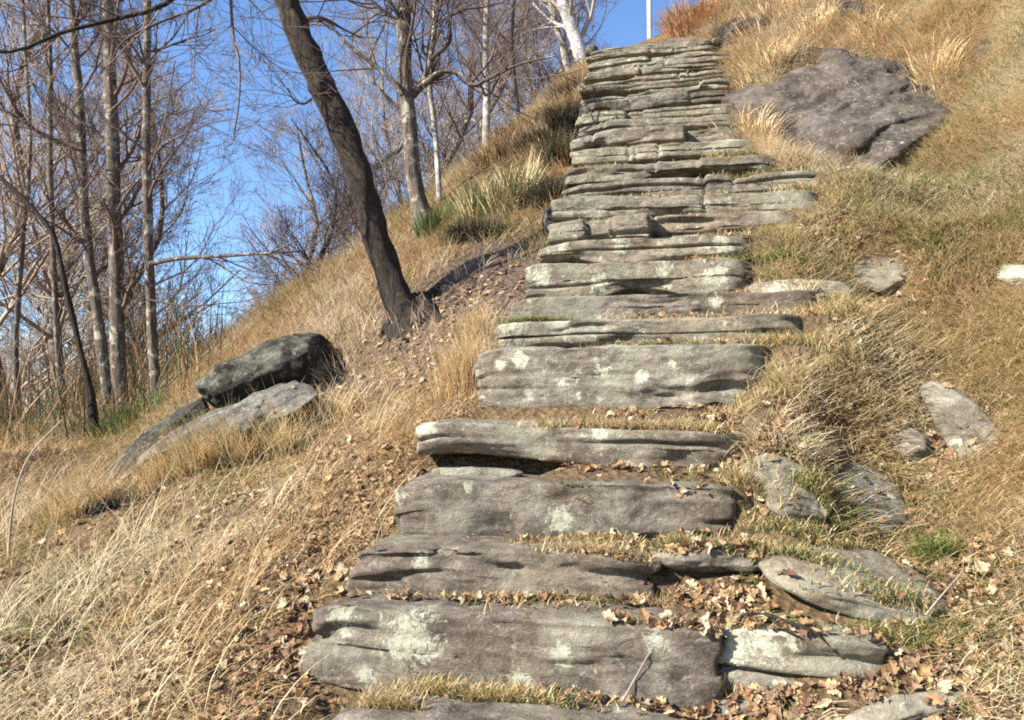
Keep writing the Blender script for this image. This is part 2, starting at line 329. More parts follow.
def slab(xl, xr, y0, ztop, T, D, seed, m, rough=1.0, yaw=0, roll=0, tilt=0, spots=(), taper=(0, 0), round_=.007, segs=(), gaps=(), lay_=1.0, plan=(.02, .05)):
    L = xr-xl; V, Q = box_surface(L, D, T, .014 if L > .5 else .012)
    sd_ = seed*17.31
    r = min(round_, T*.3); inner = np.stack([np.clip(V[:, 0], -L/2+r, L/2-r), np.clip(V[:, 1], r, D-r), np.clip(V[:, 2], -T+r, -r)], 1)
    n = V-inner; ln = np.linalg.norm(n, axis=1, keepdims=True); n = n/np.maximum(ln, 1e-9); V0 = V.copy(); V = inner+n*r
    S = V+sd_
    # plan outline and ends
    frontw = np.clip(1-V0[:, 1]/(D*.6), 0, 1)
    V[:, 1] += frontw*(fbm(np.stack([S[:, 0]*2.2, S[:, 2]*.8, S[:, 0]*0+sd_], 1), 3, seed)*(.008+.014*lay_)*rough)
    if len(segs):
        sg = np.searchsorted(segs, V0[:, 0]); r2_ = np.random.default_rng(seed); oy = r2_.normal(0, .03, len(segs)+1); oz = r2_.normal(0, .008, len(segs)+1)
        dist = np.min(np.abs(V0[:, :1]+noise(S*np.array([0, 3, 9]), 3)[:, None]*.02-np.array(segs)[None]), 1)
        gv = np.exp(-(dist/.011)**2); V[:, 1] += oy[sg]*frontw + gv*frontw*.022; V[:, 2] += (oz[sg]-gv*.01)*(V0[:, 2] > -T*.6)
    V[:, 0] += np.sign(V0[:, 0])*np.clip(np.abs(V0[:, 0])/(L/2)-.75, 0, 1)*4*(fbm(np.stack([S[:, 1]*5, S[:, 2]*9, S[:, 1]*0+(V0[:, 0] > 0)*9], 1), 3, seed+3)*.022 + np.where(V0[:, 0] < 0, taper[0], -taper[1])*(-V0[:, 2]/T-.5))
    # top undulation
    topw = (V0[:, 2] > -T*.5)
    V[:, 2] += topw*(fbm(np.stack([S[:, 0]*1.8, S[:, 1]*3, S[:, 0]*0+2], 1), 3, seed+5)*.011*rough)
    V[:, 2] -= topw*frontw**6*.008*(.6+fbm(np.stack([S[:, 0]*4, S[:, 0]*0, S[:, 0]*0], 1), 2, seed+6))*rough
    # bedding ledges on the sides
    side = np.clip(np.abs(n[:, 1])+np.abs(n[:, 0]), 0, 1)
    zz = S[:, 2] + noise(S*np.array([1.6, 1.6, 3]), seed+7)*.012
    kk = zz/.024 + noise(S*np.array([.9, .9, 0]), seed+22)*1.3; k0 = np.floor(kk); fz = np.clip((kk-k0-.82)/.18, 0, 1)
    xs_ = noise(S*np.array([3.3, 3.3, 1]), seed+23)
    def lay(q): return _h(q, np.floor(S[:, 0]*1.1+xs_*.35), q*0, seed)*.0085 + _h(q, q*0, np.floor(S[:, 0]*2.7+xs_*.5), seed+1)*.004
    led = lay(k0)*(1-fz)+lay(k0+1)*fz + noise(np.stack([S[:, 0]*4.5, S[:, 1]*4.5, zz*120], 1), seed+9)*.0015
    led *= lay_*np.clip(.75+noise(S*np.array([1.3, 1.3, 5]), seed+25)*1.2, .05, 1.5)
    # a few deep cracks along the bedding
    zc = -T*(.25+.5*((seed*.618) % 1)); cr = np.exp(-((V0[:, 2]-zc-noise(S*2.5, seed+4)*.02)/.0065)**2)*np.clip(noise(S*np.array([2.0, .5, .5]), seed+11)*2.2, 0, 1)
    chips = np.clip(fbm(S*np.array([2.5, 4, 13]), 4, seed+12)-.35, 0, 1)*.035
    V += n*((led*side + fbm(S*4, 3, seed+14)*(.003+.005*lay_)*side + fbm(S*11, 4, seed+13)*.0045)*rough - cr*.035*side - chips*rough)[:, None]
    under = np.clip((-V0[:, 2]/T-.72)/.28, 0, 1); uw = np.clip(noise(np.stack([S[:, 0]*2.3, S[:, 0]*0, S[:, 0]*0], 1), seed+30)*2, 0, 1); V[:, 1] += under**2*frontw*.03*uw*(V0[:, 1] < .06); V[:, 2] += under*.010*uw*frontw
    for (g0, g1, gh) in gaps:
        ga, gb = atY(g0, 400, y0)[0]-(xl+xr)/2, atY(g1, 400, y0)[0]-(xl+xr)/2
        wn = np.clip(np.minimum(V0[:, 0]-ga, gb-V0[:, 0])/(gb-ga)*2, 0, 1)**.6*np.clip(.75+noise(S*7, seed+31)*.5, 0, 1); u2 = np.clip((-V0[:, 2]/T-.45)/.35, 0, 1); V[:, 2] += wn*u2*gh*T*.62*(1+.5*noise(S*6, seed+32)); V[:, 1] += wn*u2*.05*(V0[:, 1] < .1)
    en = np.clip((np.abs(V0[:, 0])-(L/2-.16))/.16, 0, 1)**2; V[:, 1] += en*np.where(V0[:, 0] < 0, plan[0], plan[1])*frontw; V[:, 2] -= en*.02*(V0[:, 2] > -T*.5)
    li = np.zeros(len(V))
    Rm = Matrix.Rotation(yaw, 3, 'Z')@Matrix.Rotation(roll, 3, 'Y')@Matrix.Rotation(tilt, 3, 'X'); Rn = np.array(Rm)
    loc = np.array([(xl+xr)/2, y0, ztop])
    W = V@Rn.T + loc
    for (sx_, sy2, rr) in spots:
        c = atY(sx_, sy2, y0); li = np.maximum(li, np.clip(1-np.linalg.norm((W-c)*np.array([1, .8, 1]), axis=1)/rr, 0, 1)**.7)
    me = mesh_np('stone_step', V, Q, m, attrs={'lichen': li})
    o = obj('stone_step', me, loc=loc); o.rotation_euler = Rm.to_euler(); COLL.append((W, Q)); return o
ORD = ['', 'first', 'second', 'third', 'fourth', 'fifth', 'sixth', 'seventh', 'eighth', 'ninth', 'tenth', 'eleventh', 'twelfth', 'thirteenth', 'fourteenth', 'fifteenth', 'sixteenth']
NS = len(SW)
GST = 'rough stone steps of the stairway'
lab = {0: 'sunken grey step slab just showing at the bottom edge of the photo',
 1: 'largest step slab, lowest whole one, big pale lichen blotch on its left',
 2: 'short straight step slab with black gap beneath, second whole one from the bottom',
 3: 'long step slab with green moss at its foot, third whole one from the bottom',
 4: 'dark-cracked step slab jutting furthest out to the left beside the grass tuft',
 5: 'tall wide step face speckled with white lichen just above the jutting slab',
 6: 'broad step with green grass at its left foot, black crack mid-way',
 7: 'broad low step reaching right to the flat stone in the grass, below the pale step',
 8: 'pale blocky step slab with a dark gap under its middle',
 9: 'step slab with a bright straight top edge, left end overhung in shadow',
 10: 'grey step just above the bright-edged step, beside the leaf pocket on the right',
 11: 'wide step running right to the pale stones at the foot of the outcrop',
 12: 'wide step directly under the dark shadow at the foot of the outcrop'}
for i in range(NS):
    Y, zt, xl, xr, hf = SW[i]; run = (SW[i+1, 0]-Y) if i < NS-1 else .5
    T = hf*(1.0 if i < 6 else 1.12); D = run+.22
    gp = {2: [(352, 428, .3), (445, 505, .14)], 3: [(470, 522, .12), (390, 402, .3)], 4: [(410, 540, .28), (650, 700, .15)], 5: [(700, 742, .2)], 6: [(598, 652, .4)], 8: [(596, 684, .45)], 9: [(538, 604, .5)], 12: [(596, 650, .5)], 13: [(640, 764, .8)], 15: [(585, 612, .6)], 16: [(583, 640, .9)], 11: [(640, 700, .3)], 18: [(590, 615, .6)], 19: [(690, 720, .8)], 21: [(600, 640, .5)]}.get(i, ())
    m_ = M_STEP2 if i in (6, 8, 9, 11, 13, 14, 16, 17, 19, 20, 21, 22, 24, 25, 26) else M_STEP
    spots = {1: [(412, 637, .13), (340, 622, .07), (362, 680, .05), (345, 708, .09), (395, 622, .05), (560, 655, .05), (655, 640, .05), (520, 690, .07)],
             2: [(420, 560, .04)], 3: [(395, 498, .05), (560, 520, .06), (470, 487, .03)], 4: [(425, 430, .06), (600, 432, .04)],
             5: [(520, 360, .05), (560, 382, .03), (602, 370, .055), (640, 376, .04), (576, 396, .03), (672, 363, .03), (500, 365, .035)],
             6: [(510, 328, .07), (560, 325, .05)], 7: [(600, 318, .04), (715, 300, .05)], 8: [(540, 275, .08), (600, 282, .07), (665, 270, .06), (715, 275, .09)],
             9: [(620, 245, .06), (720, 242, .1), (560, 246, .06)]}.get(i, ())
    if i == 0:
        o = slab(xl, xr+.25, Y, zt, .16, D, 1, m_, 1, math.radians(2), 0, 0)
    elif i < 10:
        yaw = [0, -1.5, 1.0, 0.5, -1.0, .8, -.5, .6, 0, .3][i]; roll = [0, .9, .3, .4, 1.1, -.2, .3, -.4, -.2, -.3][i]
        fw = [0, 1, .5, 1, 3, 2, 2, 1, 1, 1][i]
        o = slab(xl, xr, Y, zt, max(T-(.006 if i in (2, 3, 4) else .003), .05), D, i+11, m_, 1 if i > 5 else 1.15, math.radians(yaw), math.radians(roll), math.radians(fw), spots, taper=(.06 if i == 1 else .01, .03), gaps=gp, lay_=.32, plan=(.015, .03 if i < 4 else .1))
    else:
        o = slab(xl+random.uniform(-.03, .03), xr+.06-random.uniform(0, .06), Y, zt+random.uniform(-.015, .015), T, D, i+11, m_, 1.15, math.radians(random.uniform(-4, 4)), math.radians(random.uniform(-1.8, 1.8)), math.radians(random.uniform(0, 4)), (), round_=.01, gaps=gp, lay_=.26, plan=(.02, random.uniform(.02, .1)), segs=sorted(random.uniform(xl-(xl+xr)/2+.1, xr-(xl+xr)/2-.1) for _ in range(random.choice([1, 1, 2, 2, 3]))))
    j = NS-i
    L_ = lab.get(i) or ('topmost grey step of the stairway, against the blue sky' if j == 1 else
         'weathered grey step, %s below the top edge of the stairway' % ORD[j-1] if j <= 16 else 'step')
    tag(o, L_, 'stone step', GST)
sv = []; sf = []; so = 0
for i in range(1, 11):
    Y, zt, xl, xr, hf = SW[i]; Yn, zn, xln, xrn, hn = SW[i+1]; x0 = xl+(xr-xl)*[0, .28, .45, .35, .4, .3, .3, .6, .6, .6, .5][i]; x1 = max(xr, xrn)+(.42 if i < 3 else .12)
    a = np.linspace(x0, x1, 60); b = np.linspace(0, 1, 12); XX, BB = np.meshgrid(a, b); e = np.clip(np.minimum(XX-x0, .2)/.2, 0, 1)
    yy = Y+(Yn-Y)*.25*(1+.5*n2(XX.ravel(), XX.ravel()*0, 5, 2, i)).reshape(XX.shape); YY = yy+(Yn+.05-yy)*BB; zr = zn-hn
    ZZ = zt-.02+(zr-zt+.034)*BB**.8*e + n2(XX.ravel(), YY.ravel(), 9, 3, 3).reshape(XX.shape)*.008
    ZZ[0] -= np.where(XX[0] > xr-.03, .16, 0)
    ZZ -= np.clip((XX-(x1-.15))/.12, 0, 1)**1.5*.25
    I = np.arange(XX.size).reshape(XX.shape)+so; sv.append(np.stack([XX.ravel(), YY.ravel(), ZZ.ravel()], 1)); sf.append(np.stack([I[:-1, :-1], I[:-1, 1:], I[1:, 1:], I[1:, :-1]], -1).reshape(-1, 4)); so += XX.size
SV, SF = np.concatenate(sv), np.concatenate(sf); COLL.append((SV, SF))
tag(obj('soil', mesh_np('soil', SV, SF, M_GROUND, attrs={'dirt': np.full(len(SV), .3)})), kind='structure')
# small packing stones under and beside the slabs: (px, py of top left, width px, height px, label)
def rock(px, py, d, size, seed, m, label=None, cat='rock', rotz=0, name='rock', sub=5, planes=14, rough=.05, tilt=(0, 0), P=None, group=None, spots=(), jit=.35, ridge=.3):
    bm = bmesh.new(); bmesh.ops.create_icosphere(bm, subdivisions=sub, radius=1)
    V = np.array([v.co[:] for v in bm.verts]); Q = np.array([[v.index for v in f.verts] for f in bm.faces]); bm.free()
    r_ = np.random.default_rng(seed); pn = r_.normal(size=(planes, 3)); pn /= np.linalg.norm(pn, axis=1, keepdims=True); pd = r_.uniform(1-jit, 1, planes)
    pn = np.concatenate([pn, [[0, 0, 1], [0, 0, -1], [0, -1, 0]]]); pd = np.concatenate([pd, [.72, .8, .8]])
    dots = V@pn.T; rad = np.where(dots > .05, pd/np.maximum(dots, .05), 9); k = 48
    rr = -np.log(np.exp(-k*rad).sum(1)+math.exp(-k*1.02))/k; rr = rr*(1+.0)
    V = V*rr[:, None]*np.array(size)
    S = V/max(size)*2+seed*3.7; nrm = V/np.maximum(np.linalg.norm(V, axis=1, keepdims=True), 1e-6)
    amp = rough*max(size)
    V += nrm*((fbm(S*2.2, 5, seed)*amp) + noise(np.stack([S[:, 0]*2, S[:, 1]*2, S[:, 2]*12], 1), seed+2)*amp*.5 - np.clip(fbm(S*1.5, 2, seed+5)-.3, 0, 1)*amp*.8 + (.5-np.abs(fbm(np.stack([S[:, 0]*.9, S[:, 1]*3.2, S[:, 2]*3.2], 1), 3, seed+8)))*amp*ridge)[:, None]
    R_ = Euler((tilt[0], tilt[1], rotz)).to_matrix(); loc = at(px, py, d) if P is None else np.array(P)
    W = V@np.array(R_).T + loc; li = np.zeros(len(V))
    for (a, b, q) in spots: li = np.maximum(li, np.clip(1-np.linalg.norm(W-at(a, b, d-.1), axis=1)/q, 0, 1)**.7)
    o = obj(name, mesh_np(name, V, Q, m, attrs={'lichen': li}), loc=loc); o.rotation_euler = R_.to_euler(); COLL.append((W, np.c_[Q, Q[:, 2]]))
    return tag(o, label, cat, group)
R = math.radians
# stones of the stairway's right margin and banks
Y1 = SW[1, 0]
o = slab(SW[1, 3]-.012, SW[1, 3]+.42, Y1+.012, SW[1, 1]-.006, .2, .3, 61, M_STEP2, 1, R(-3), R(2), R(3), ((760, 635, .12), (730, 645, .1))); o.name = 'flat_stone'
tag(o, 'pale flat stone right of the lowest whole step, under a dark twig', 'stone')
BG = BVHTree.FromPolygons(GV.tolist(), FQ.tolist())
FLATS = []
def flat(cx, cy, d, wpx, hpx, seed, label, m=M_STEP, rotz=0, tilt=(0, 0), thick=.06, spots=(), lift=.35, face=0.0, up=False, name='flat_stone', cat='stone', rough=.03, ridge=.1, sub=5, planes=10):
    r_ = Vector(ray(cx, cy)).normalized(); h = BG.ray_cast(Vector(EYE), r_); P = h[0]; n = h[1].normalized()
    if n.z < 0: n = -n
    if up: n = Vector((0, 0, 4))
    n = (n*.75 + Vector((0, 0, .25)) - r_*face).normalized(); d = (P-Vector(EYE)).dot(Vector(FWD)); sA = max(.3, abs(n.dot(r_)))
    X_ = Vector(RIGHT); X_ = (X_ - n*X_.dot(n)).normalized(); Y_ = n.cross(X_); M_ = Matrix((X_, Y_, n)).transposed()@Matrix.Rotation(rotz, 3, 'Z'); e = M_.to_euler()
    FLATS.append((P[0], P[1], wpx/2/F*d))
    sz_ = (wpx/2/F*d*1.12, hpx/2/F*d*1.08/sA, thick)
    return rock(cx, cy, d, sz_, seed, m, label, cat, e.z, name, sub, planes, rough, (e.x, e.y), P=P+n*thick*(lift-.45), spots=spots, jit=.32, ridge=ridge)
flat(860, 497, 2.72, 92, 62, 71, 'tilted grey wedge stone with a pale flat face, right of the third step', M_STEP2, R(-15), (R(35), R(12)), .07, ((850, 480, .08),))
flat(785, 488, 2.85, 72, 60, 72, 'mossy greenish stone half buried between the third step and the wedge stone', M_STEP2, R(10), (R(28), R(4)), .07)
flat(850, 577, 2.42, 165, 54, 73, 'broad flat grey stone lying in the grass right of the short step', M_STEP2, R(-6), (R(18), R(5)), .05)
flat(715, 552, 2.62, 120, 26, 74, 'low brownish stone between the short step and the broad flat stone', M_STEP, R(0), (R(10), R(2)), .05, up=True, lift=.3)
flat(880, 272, 4.0, 48, 38, 75, 'small angular grey stone in the grass right of the pale step', M_STEP2, R(20), (R(35), R(0)), .06)
flat(800, 288, 4.12, 90, 18, 76, 'thin pale stone edging the grass right of the pale step slab', M_STEP2, 0, (R(10), R(0)), .035, ((790, 286, .15),))
flat(962, 430, 3.0, 50, 100, 77, 'upright pale grey stone leaning in the right-hand bank', M_STEP2, R(8), (R(62), R(6)), .09, face=.4, spots= ((960, 400, .08), (950, 440, .07)))
flat(1016, 274, 3.75, 26, 24, 78, 'small white stone at the right edge of the photo', M_STEP2, 0, (R(40), 0), .06, ((1016, 272, .2),))
flat(700, 716, 1.98, 240, 20, 79, 'narrow grey stone at the bottom edge under the leaf pile', M_STEP, 0, (R(8), R(1)), .04)
flat(905, 712, 2.0, 120, 22, 80, 'grey stone showing at the bottom right corner under dead leaves', M_STEP, R(8), (R(10), R(-4)), .04)
flat(905, 440, 3.1, 40, 34, 82, 'small rounded stone between the wedge stone and the leaning stone', M_STEP, R(5), (R(40), 0), .06)
rock(0, 0, 1, (.19, .08, .026), 81, M_STEP2, 'thin pale packing stone under the left end of the jutting slab', 'stone', 0, 'packing_stone', 5, 9, .03, P=atY(474, 473, SW[4, 0]+.05), ridge=.1)
flat(795, 190, 5.1, 46, 26, 84, 'pale flat stone by the grass under the outcrop', M_STEP2, R(6), (R(25), 0), .05, lift=.1)
flat(690, 158, 5.75, 60, 13, 85, 'pale stone wedged at the right of the stairway below the outcrop', M_STEP2, R(3), (R(10), 0), .05)
flat(600, 106, 7.35, 40, 12, 86, 'thin pale slab lying over the dark gap on the upper left of the stairway', M_STEP2, R(3), (R(10), 0), .05)
# outcrop above right
def seat(px, py, dep):
    h = BG.ray_cast(Vector(EYE), Vector(ray(px, py)).normalized()); n = h[1] if h[1].z > 0 else -h[1]; return h[0]-n*dep
flat(820, 96, 6.75, 165, 132, 301, 'large dark purplish outcrop beside the stairs, diagonal ridges across its face', M_ROCK, R(24), thick=.30, lift=-.02, name='rock_outcrop', cat='rock outcrop', rough=.055, ridge=1.3, sub=6, planes=14)
flat(893, 112, 6.1, 72, 92, 302, 'paler lichened rock on the right shoulder of the outcrop', M_LEDGE, R(15), thick=.22, lift=.05, name='rock', cat='rock', rough=.05, ridge=1.0, spots=((905, 90, .2), (870, 125, .12)))
rock(985, 45, 5.85, (.26, .3, .1), 93, M_ROCK, 'small white-speckled rock in the grass at the upper right', 'rock', R(10), 'rock', 5, 12, .08, (R(30), R(-30)), spots=((960, 50, .1), (1000, 38, .1)), P=seat(985, 50, .06))
rock(842, 22, 7.6, (.2, .3, .22), 95, M_ROCK, 'grey rock tip above the outcrop at the top of the photo', 'rock', R(10), 'rock', 5, 12, .08, (R(30), R(-50)))
flat(738, 34, 8.6, 48, 44, 303, 'dark rock under overhanging straw near the top of the stairs', M_BOULD, R(20), thick=.3, lift=.15, name='rock', cat='rock', rough=.06, ridge=.8)
# boulder down left
rock(256, 385, 4.6, (.50, .40, .27), 306, M_BOULD, 'black topped boulder with a cleft, left of the path', 'boulder', R(-12), 'boulder', 6, 7, .035, (R(8), R(-27)), jit=.55, P=at(266, 392, 4.6))
rock(262, 420, 4.3, (.58, .26, .12), 102, M_LEDGE, 'long grey rock ledge lying against the front of the black boulder', 'rock', R(8), 'rock', 6, 10, .05, (R(18), R(-22)), spots=((215, 440, .1), (300, 400, .08)), P=seat(248, 430, -.05), jit=.45)
rock(165, 448, 4.4, (.4, .3, .14), 103, M_BOULD, 'low dark rock spur running down left of the black boulder', 'rock', R(25), 'rock', 5, 10, .07, (R(15), R(-38)))
rock(118, 500, 4.0, (.17, .2, .10), 104, M_BOULD, 'small dark stone in the grass below the rock spur', 'rock', R(25), 'rock', 5, 10, .07, (R(15), R(-30)))
# edging stones down the left of the upper stairs
for q, (a, b, d, w_, h_, lb) in enumerate([(553, 222, 5.15, .07, .1, 'dark upright edging stone where the bank meets the middle stairs'), (572, 140, 6.9, .07, .09, 'small edging stone beside the upper stairs under the heather'),
        (583, 92, 8.3, .09, .1, 'small edging stone high on the left of the stairway'), (592, 52, 9.6, .08, .07, 'dark brown stone at the top left corner of the stairway')]):
    rock(a, b, d, (w_, .12, h_), 110+q, M_BOULD if q != 2 else M_STEP, lb, 'stone', 0, 'edging_stone', 4, 10, .08)

# ---------------------------------------------------------------- one BVH for resting things on surfaces
vo = 0; av = []; af = []; ownstart = []
for V, Q in COLL: av.append(V); af.append(Q+vo); ownstart.append(len(Q)); vo += len(V)
AV = np.concatenate(av); AF = np.concatenate(af); cum = np.cumsum(ownstart)
BV = BVHTree.FromPolygons(AV.tolist(), [tuple(f) if f[3] != f[2] else tuple(f[:3]) for f in AF.tolist()])
NG = len(FQ)
def drop(x, y, z=30):
    h = BV.ray_cast(Vector((x, y, z)), Vector((0, 0, -1)))
    return (h[0], h[1], h[2] >= NG) if h[0] is not None else None
def hitpix(px, py):
    r = ray(px, py); h = BV.ray_cast(Vector(EYE), Vector(r).normalized()); return np.array(h[0]) if h[0] is not None else None
def grad(x, y, e=.08):
    gx_ = (H(x+e, y)-H(x-e, y))/(2*e); gy_ = (H(x, y+e)-H(x, y-e))/(2*e); return gx_, gy_

# ---------------------------------------------------------------- blades
def blades(base, L, wd, hdir, th0, bend, col, S=4, curl=0):
    N = len(base); hd = np.stack([np.cos(hdir), np.sin(hdir), np.zeros(N)], 1); side = np.stack([-np.sin(hdir+.6), np.cos(hdir+.6), np.full(N, .15)], 1)
    V = np.zeros((N, S+1, 2, 3)); p = base.copy(); ang = th0.copy(); Cc = np.zeros((N, S+1, 2, 3))
    for k in range(S+1):
        t = k/S; hw = (wd*(1-t**1.6)*.5 + .0002)[:, None]
        V[:, k, 0] = p-side*hw; V[:, k, 1] = p+side*hw
        Cc[:, k, 0] = Cc[:, k, 1] = col
        p = p + (hd*np.sin(ang)[:, None] + np.array([0, 0, 1.])*np.cos(ang)[:, None])*(L/S)[:, None]
        ang = ang + bend/S
    b0 = (np.arange(N)*(S+1)*2)[:, None, None]; k = np.arange(S)[None, :, None]*2
    q = b0 + k + np.array([0, 1, 3, 2])[None, None, :]
    return V.reshape(-1, 3), q.reshape(-1, 4), Cc.reshape(-1, 3)
def merge(parts):
    o = 0; vs, fs, cs = [], [], []
    for V, Q, c in parts: vs.append(V); fs.append(Q+o); cs.append(c); o += len(V)
    return np.concatenate(vs), np.concatenate(fs), np.concatenate(cs)
PAL = np.array([[.62, .46, .24], [.70, .55, .33], [.54, .37, .18], [.76, .63, .42], [.40, .26, .13], [.60, .43, .20]])
GREEN = np.array([[.13, .17, .04], [.20, .23, .06], [.09, .13, .03], [.27, .27, .09]])
RUST = np.array([[.30, .14, .06], [.38, .20, .09], [.22, .11, .05], [.44, .28, .13]])
def pick(pal, n): c = pal[rng.integers(0, len(pal), n)]; return c*rng.uniform(.75, 1.2, (n, 1))

def field(n, region, dens_fn, tuft=28, size=(.08, .2), seed=0):
    """tussocks over a world rectangle, kept with the probability dens_fn gives"""
    x = rng.uniform(region[0], region[1], n); y = rng.uniform(region[2], region[3], n); z = H(x, y)
    px, py, d = proj(np.stack([x, y, z], 1)); keep = rng.random(n) < dens_fn(x, y, z, px, py, d); return x[keep], y[keep], z[keep], px[keep], py[keep], d[keep]
def on_soil(x, y, z):
    ok = np.zeros(len(x), bool)
    for i in range(len(x)):
        h = drop(x[i], y[i]); ok[i] = h is not None and (not h[2] or h[0][2]-z[i] < -.0) and abs(h[0][2]-z[i]) < .05
    return ok
def expand(x, y, z, per, rad, Lr, wr, pal, green, droop=1.0, radial=1.0, lean=(.2, .9), bend=(.5, 1.6), gmask=None):
    n = len(x); cnt = rng.integers(int(per*.6), int(per*1.4)+1, n); I = np.repeat(np.arange(n), cnt); N = len(I)
    a = rng.uniform(0, 2*PI, N); r = rad*np.sqrt(rng.random(N)); bx, by = x[I]+np.cos(a)*r, y[I]+np.sin(a)*r
    bz = H(bx, by)-.01
    gx_, gy_ = grad(x, y); gl = np.hypot(gx_, gy_); dx = -gx_[I]*droop/np.maximum(gl[I], .3) + np.cos(a)*radial; dy = -gy_[I]*droop/np.maximum(gl[I], .3) + np.sin(a)*radial
    hd = np.arctan2(dy, dx) + rng.normal(0, .8, N)
    ts = rng.uniform(.7, 1.25, n)[I]; L = rng.uniform(*Lr, N)*ts; tp = pick(pal, n)[I]*.5 + pick(pal, N)*.5
    g = (green if np.isscalar(green) else green[I]); om = np.where(x > 0, .38, .15)[I][:, None]; va = n2(x, y, 1.1, 3, 91)[I][:, None]; vb = n2(x, y, 2.3, 3, 92)[I][:, None]
    tp = tp*(1-np.clip(va*1.3, 0, om)) + np.array([.50, .45, .21])*np.clip(va*1.3, 0, om); tp = tp*(1-np.clip(vb*1.2, 0, .5)) + np.array([.74, .64, .46])*np.clip(vb*1.2, 0, .5); tp = tp*(1-np.clip(-vb*1.2, 0, .35)) + np.array([.46, .30, .15])*np.clip(-vb*1.2, 0, .35)
    col = np.where((rng.random(N) < g)[:, None], pick(GREEN, N), tp)
    return blades(np.stack([bx, by, bz], 1), L, rng.uniform(*wr, N), hd, rng.uniform(*lean, N), rng.uniform(*bend, N), col)
def stairmask(x, y):
    xl, xr = stair_x(y); return ~((x > xl-.03) & (x < xr+.0) & (y < YTOP+.3))
parts = []
def base_d(lo, hi): return lambda x, y, z, px, py, d: ((d > lo) & (d < hi) & stairmask(x, y) & (px > -260) & (px < 1290))*(1-.9*dirtmask(x, y, z))
# left: long pale straw, near
def dl(x, y, z, px, py, d): return base_d(.9, 4.4)(x, y, z, px, py, d)*(x < stair_x(y)[0])*np.clip(.6 + n2(x, y, 2.6, 3, 41)*1.1, .06, 1)*(1-.3*ell(px, py, 270, 610, 110, 60))
x, y, z, px, py, d = field(20000, (-5, -.6, .6, 5), dl); k = on_soil(x, y, z); x, y, z, px, py = x[k], y[k], z[k], px[k], py[k]
gr = np.clip(.02 + .5*ell(px, py, 60, 560, 90, 60) + .6*ell(px, py, 170, 480, 90, 40) + .5*ell(px, py, 0, 650, 60, 60), 0, .75)
parts.append(expand(x, y, z, 17, .04, (.04, .13), (.002, .0044), np.concatenate([PAL, RUST[3:]]), gr, .3, 1.2, (.5, 1.5), (.5, 2.2)))
bx_, by_ = [], []
for q in range(70):
    p = at(rng.uniform(140, 340), 496+rng.uniform(-8, 18), 4.0); bx_.append(p[0]); by_.append(p[1])
for q in range(90):
    p = at(rng.uniform(40, 300), 518+rng.uniform(-25, 20), 3.9); bx_.append(p[0]); by_.append(p[1])
bx_, by_ = np.array(bx_), np.array(by_); parts.append(expand(bx_, by_, H(bx_, by_), 26, .05, (.12, .3), (.0022, .0045), PAL, .12, .2, .8, (.1, .7), (.3, 1.4)))
# a few long arching stalks on the left
k = (rng.random(len(x)) < .09) & (px < 380) & (py > 380); parts.append(expand(x[k], y[k], z[k], 6, .06, (.14, .36), (.0018, .0034), PAL[[0, 1, 3, 5]], .02, 0, .9, (.1, .6), (.4, 1.5)))
# right: matted grass sliding downhill
def dr(x, y, z, px, py, d): return base_d(.8, 6.6)(x, y, z, px, py, d)*(x > stair_x(y)[1])*np.clip(.85 + n2(x, y, 2.4, 3, 51)*.8, .4, 1)*np.clip(4.2/np.maximum(d, 1), .55, 1)*(1-.75*ell(px, py, 960, 590, 80, 60))*(1-.75*ell(px, py, 790, 620, 120, 70))*(1-.6*ell(px, py, 880, 700, 140, 40))*(1-.97*np.clip(sum(np.exp(-((x-fx)**2+(y-fy+.06)**2)/(fr*1.15)**2) for fx, fy, fr in FLATS), 0, 1))*(1-.3*ell(px, py, 800, 430, 50, 40))
x, y, z, px, py, d = field(62000, (.1, 4.8, .6, 8), dr); k = on_soil(x, y, z); x, y, z, px, py = x[k], y[k], z[k], px[k], py[k]
gr = np.clip(.12 + n2(x, y, 1.5, 2, 77)*.25 + .45*ell(px, py, 920, 200, 130, 80) + .4*ell(px, py, 830, 500, 50, 40) + .5*ell(px, py, 930, 640, 60, 60) + .3*ell(px, py, 880, 620, 90, 30), .03, .7)
parts.append(expand(x, y, z, 13, .05, (.06, .18), (.002, .0044), np.concatenate([PAL[[0, 1, 3]], PAL]), gr, 1.3, .7, (.6, 1.5), (.3, 1.4)))
k = rng.random(len(x)) < .02; parts.append(expand(x[k], y[k], z[k], 40, .07, (.09, .2), (.002, .0042), PAL, gr[k]*.8, 1.3, .8, (.3, 1.2), (.8, 2.2)))
# far right slope and the crest, coarser
def dr2(x, y, z, px, py, d): return base_d(6.2, 13)(x, y, z, px, py, d)*(x > stair_x(y)[1])*(1-.9*np.clip(sum(np.exp(-((x-fx)**2+(y-fy)**2)/(fr*.8)**2) for fx, fy, fr in FLATS), 0, 1))
x, y, z, px, py, d = field(9000, (.1, 6, 5, 13), dr2); k = on_soil(x, y, z); x, y, z = x[k], y[k], z[k]
parts.append(expand(x, y, z, 14, .09, (.08, .24), (.004, .008), np.concatenate([PAL, RUST[:2]]), .08, 1.2, .7, (.4, 1.3), (.4, 1.4)))
